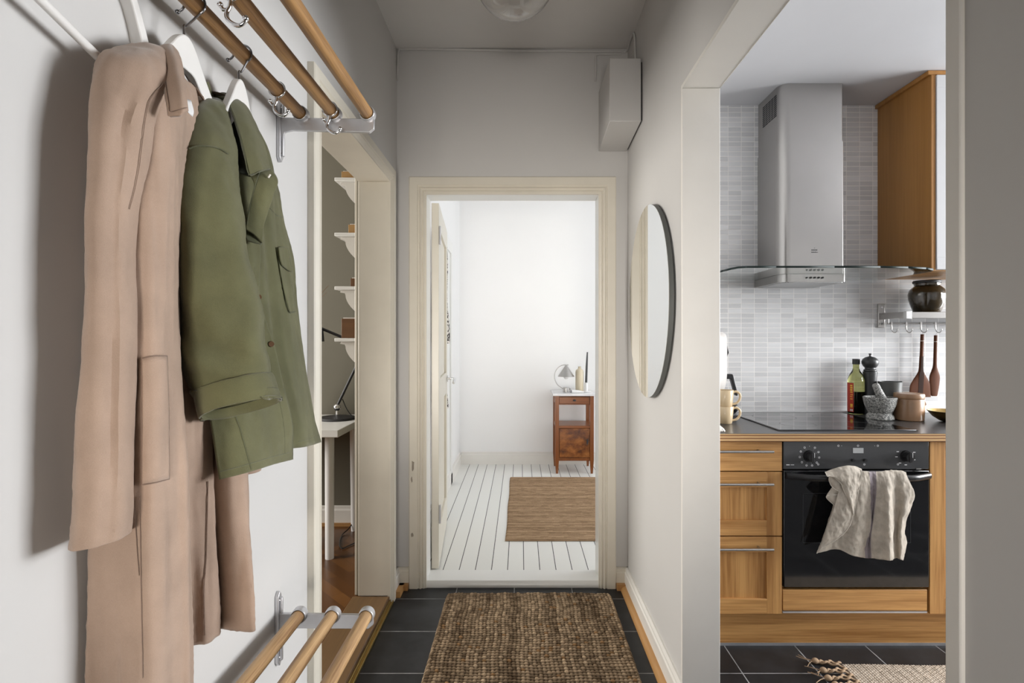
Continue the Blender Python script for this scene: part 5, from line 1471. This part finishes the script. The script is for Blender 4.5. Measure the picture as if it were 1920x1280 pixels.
# bedroom rug
def brug():
    x0, x1, y0, y1, z = -.095, .95, 3.335, 4.875, .0205
    st = .0042
    xs = np.arange(x0, x1, st); ys = np.arange(y0, y1, st)
    X, Y = np.meshgrid(xs, ys)
    row = np.floor(Y / .0125 + .12 * np.sin(X * 8)).astype(int)
    f = Y / .0125 + .12 * np.sin(X * 8) - row - .5
    rng = np.random.default_rng(3); r1 = rng.random(600); rr = rng.random((600, 600))
    kx = np.floor(X / .05 + 13 * r1[row % 600]).astype(int)
    v = .55 * r1[row % 600] + .45 * rr[row % 600, kx % 600]
    h = np.clip(1 - (f * 1.8) ** 2, 0, 1) ** .5
    c = np.array((.21, .135, .078)) + np.array((.30, .225, .15)) * (v ** 1.3)[..., None]
    edge = np.minimum(np.minimum(X - x0, x1 - X), np.minimum(Y - y0, y1 - Y))
    Z = (.004 + .007 * h) * np.clip(edge / .012 + .2, 0, 1)
    ny, nx = X.shape
    org = np.array(((x0 + x1) / 2, (y0 + y1) / 2, z))
    wob = .0022 * np.sin(Y * 9)
    V = np.stack([X + wob, Y, Z + z], -1).reshape(-1, 3) - org
    idx = np.arange(nx * ny).reshape(ny, nx)
    F = np.stack([idx[:-1, :-1], idx[:-1, 1:], idx[1:, 1:], idx[1:, :-1]], -1).reshape(-1, 4)
    me = bpy.data.meshes.new('woven_rug')
    me.vertices.add(len(V)); me.vertices.foreach_set('co', V.astype(np.float32).ravel())
    me.loops.add(F.size); me.loops.foreach_set('vertex_index', F.ravel().astype(np.int32))
    me.polygons.add(len(F)); me.polygons.foreach_set('loop_start', (np.arange(len(F)) * 4).astype(np.int32)); me.update(calc_edges=True)
    ca = me.color_attributes.new('Col', 'FLOAT_COLOR', 'POINT')
    ca.data.foreach_set('color', np.concatenate([c.reshape(-1, 3), np.ones((nx * ny, 1))], 1).astype(np.float32).ravel())
    me.materials.append(M['jute']); me.polygons.foreach_set('use_smooth', [True] * len(F))
    o = bpy.data.objects.new('woven_rug', me); COL.objects.link(o); o.location = org
    tag(o, 'flat woven tan rug on the white bedroom floor boards', 'rug')
brug()
# light socket line on the bedroom side wall
# ------------------------------------------------------------------ study seen through the left opening
names = ('topmost', 'second from the top', 'third from the top', 'lowest')
boxes = ((.042, .139, 'pine', 'pale wooden box on the topmost study shelf'), (.050, .101, 'pine', 'pale wooden box on the second study shelf from the top'), (.047, .090, 'darkbox', 'low dark wooden box on the third study shelf from the top'), (.108, .139, 'darkbox', 'tall dark wooden box on the lowest study shelf'))
for k, (zt, (bh, bw, bm, bl)) in enumerate(zip((2.163, 1.863, 1.571, 1.289), boxes)):
    t = thing('wall_shelf', 'white study wall shelf on curved brackets, ' + names[k] + ' of four', 'shelf', (-.90, 3.2, zt - .02), 'white shelves on the study wall')
    MB().box(-1.012, -.793, 2.90, 3.50, zt - .018, zt).build('board', M['white_gloss'], t, bevel=.002)
    for y in (2.94, 3.40):
        pr = [(-.793, zt - .019), (-.985, zt - .019), (-.992, zt - .030), (-.966, zt - .034)]
        for i in range(9):
            a = PI / 2 * i / 8
            pr.append((-.962 + .10 * (1 - math.cos(a)), zt - .045 - .115 * math.sin(a) * (.6 + .4 * i / 8)))
        pr.append((-.793, zt - .178))
        MB().prism(pr, 'y', y - .01, y + .01).build('bracket', M['cream_light'], t)
    bx_ = thing('storage_box', bl, 'box', (-.85, 2.98, zt))
    x0 = -.80 - bw - .045
    w_ = .006
    MB().box(x0, -.805, 2.93, 2.936, zt + .0005, zt + bh).box(x0, -.805, 3.114, 3.12, zt + .0005, zt + bh).box(x0, x0 + w_, 2.936, 3.114, zt + .0005, zt + bh).box(-.811, -.805, 2.936, 3.114, zt + .0005, zt + bh).box(x0 + w_, -.811, 2.936, 3.114, zt + .0005, zt + .006).build('sides', M[bm], bx_, bevel=.0015)
    MB().box(x0 + w_, -.811, 2.94, 3.11, zt + .006, zt + bh + .006).build('papers', M['white_cloth'], bx_)
dk = thing('desk', 'white desk on round legs below the study shelves', 'desk', (-1.6, 3.24, .04))
MB().box(-2.2, -1.0, 2.92, 3.54, .745, .785).build('top', M['white_gloss'], dk, bevel=.003)
for x in (-2.12, -1.085):
    for y in (3.03, 3.47):
        MB().cyl((x, y, .04), (x, y, .745), .024 if y < 3.2 else .017, .026, n=28).build('leg', M['white_plastic'], dk)
dl = thing('desk_lamp', 'black jointed desk lamp on the white study desk', 'desk lamp', (-1.145, 3.33, .785))
MB().lathe([(.001, .0), (.112, .0), (.114, .006), (.108, .014), (.04, .024), (.012, .028), (.001, .028)], (-1.145, 3.33, .7852), 48).build('base', M['black_matte'], dl)
o = MB().cyl((-1.145, 3.33, .812), (-1.145, 3.33, .845), .009, n=16).ball((-1.145, 3.33, .860), .023, 20).build('joint', M['chrome'], dl); o['label'] = 'chrome ball joint'
e1 = U(683, 655, 3.30)
MB().cyl((-1.143, 3.33, .872), e1, .0085, n=14).build('lower_arm', M['black_matte'], dl)
hdp = U(594, 612, 3.25)
MB().cyl(e1, U(684, 648, 3.30), .014, n=14).cyl(U(684, 650, 3.30), hdp, .0085, n=14).build('upper_arm', M['black_matte'], dl)
sc_ = U(590, 640, 3.24)
MB().lathe([(.012, .085), (.03, .08), (.05, .045), (.056, -.02), (.053, -.02), (.047, .04), (.012, .078)], (sc_.x, sc_.y, sc_.z + .02), 32).build('shade', M['black_matte'], dl)
cb = MB().tube(cr(np.array([list(U(642, 748, 3.34)), list(U(650, 766, 3.33)), list(U(660, 780, 3.32)), list(U(672, 792, 3.30))]), 5), .0028, 8).build('cable', M['black'], dl)
fc = MB().tube(cr(np.array([(-1.02, 3.53, .5), (-1.06, 3.50, .18), (-1.10, 3.45, .075), (-1.13, 3.38, .046), (-1.10, 3.24, .046), (-1.06, 3.16, .046), (-1.03, 3.20, .046), (-.98, 3.3, .046)]), 6), .0035, 8).build('floor_cable', M['black'])
tag(fc, 'thin dark cable trailing on the study parquet under the desk', 'cable')
pb = thing('pen_box', 'small dark wooden box on the study desk beside the lamp', 'box', (-1.29, 3.3, .785))
MB().box(-1.36, -1.262, 3.27, 3.36, .7855, .865).build('body', M['darkbox'], pb, bevel=.003)
# dry twigs in a vase on the desk
vs_ = thing('vase', 'dark vase with dry twigs on the study desk', 'vase', (-1.50, 3.35, .785))
MB().lathe([(.001, 0), (.05, 0), (.06, .08), (.04, .17), (.022, .2), (.024, .22), (.018, .22), (.018, .19), (.001, .18)], (-1.50, 3.35, .7855), 32).build('body', M['grey_ceramic'], vs_)
for q in ([(-1.50, 3.35, .98), (-1.46, 3.35, 1.25), (-1.30, 3.34, 1.54), U(603, 556, 3.32), U(612, 548, 3.3)], [(-1.50, 3.35, .98), (-1.45, 3.35, 1.3), (-1.28, 3.34, 1.53), U(606, 546, 3.31), U(616, 535, 3.3)]):
    Q = cr(np.array([list(p) for p in q]), 6)
    MB().tube(Q, [.003 * (1 - .7 * i / len(Q)) for i in range(len(Q))], 6).build('twig', M['darkbox'], vs_)
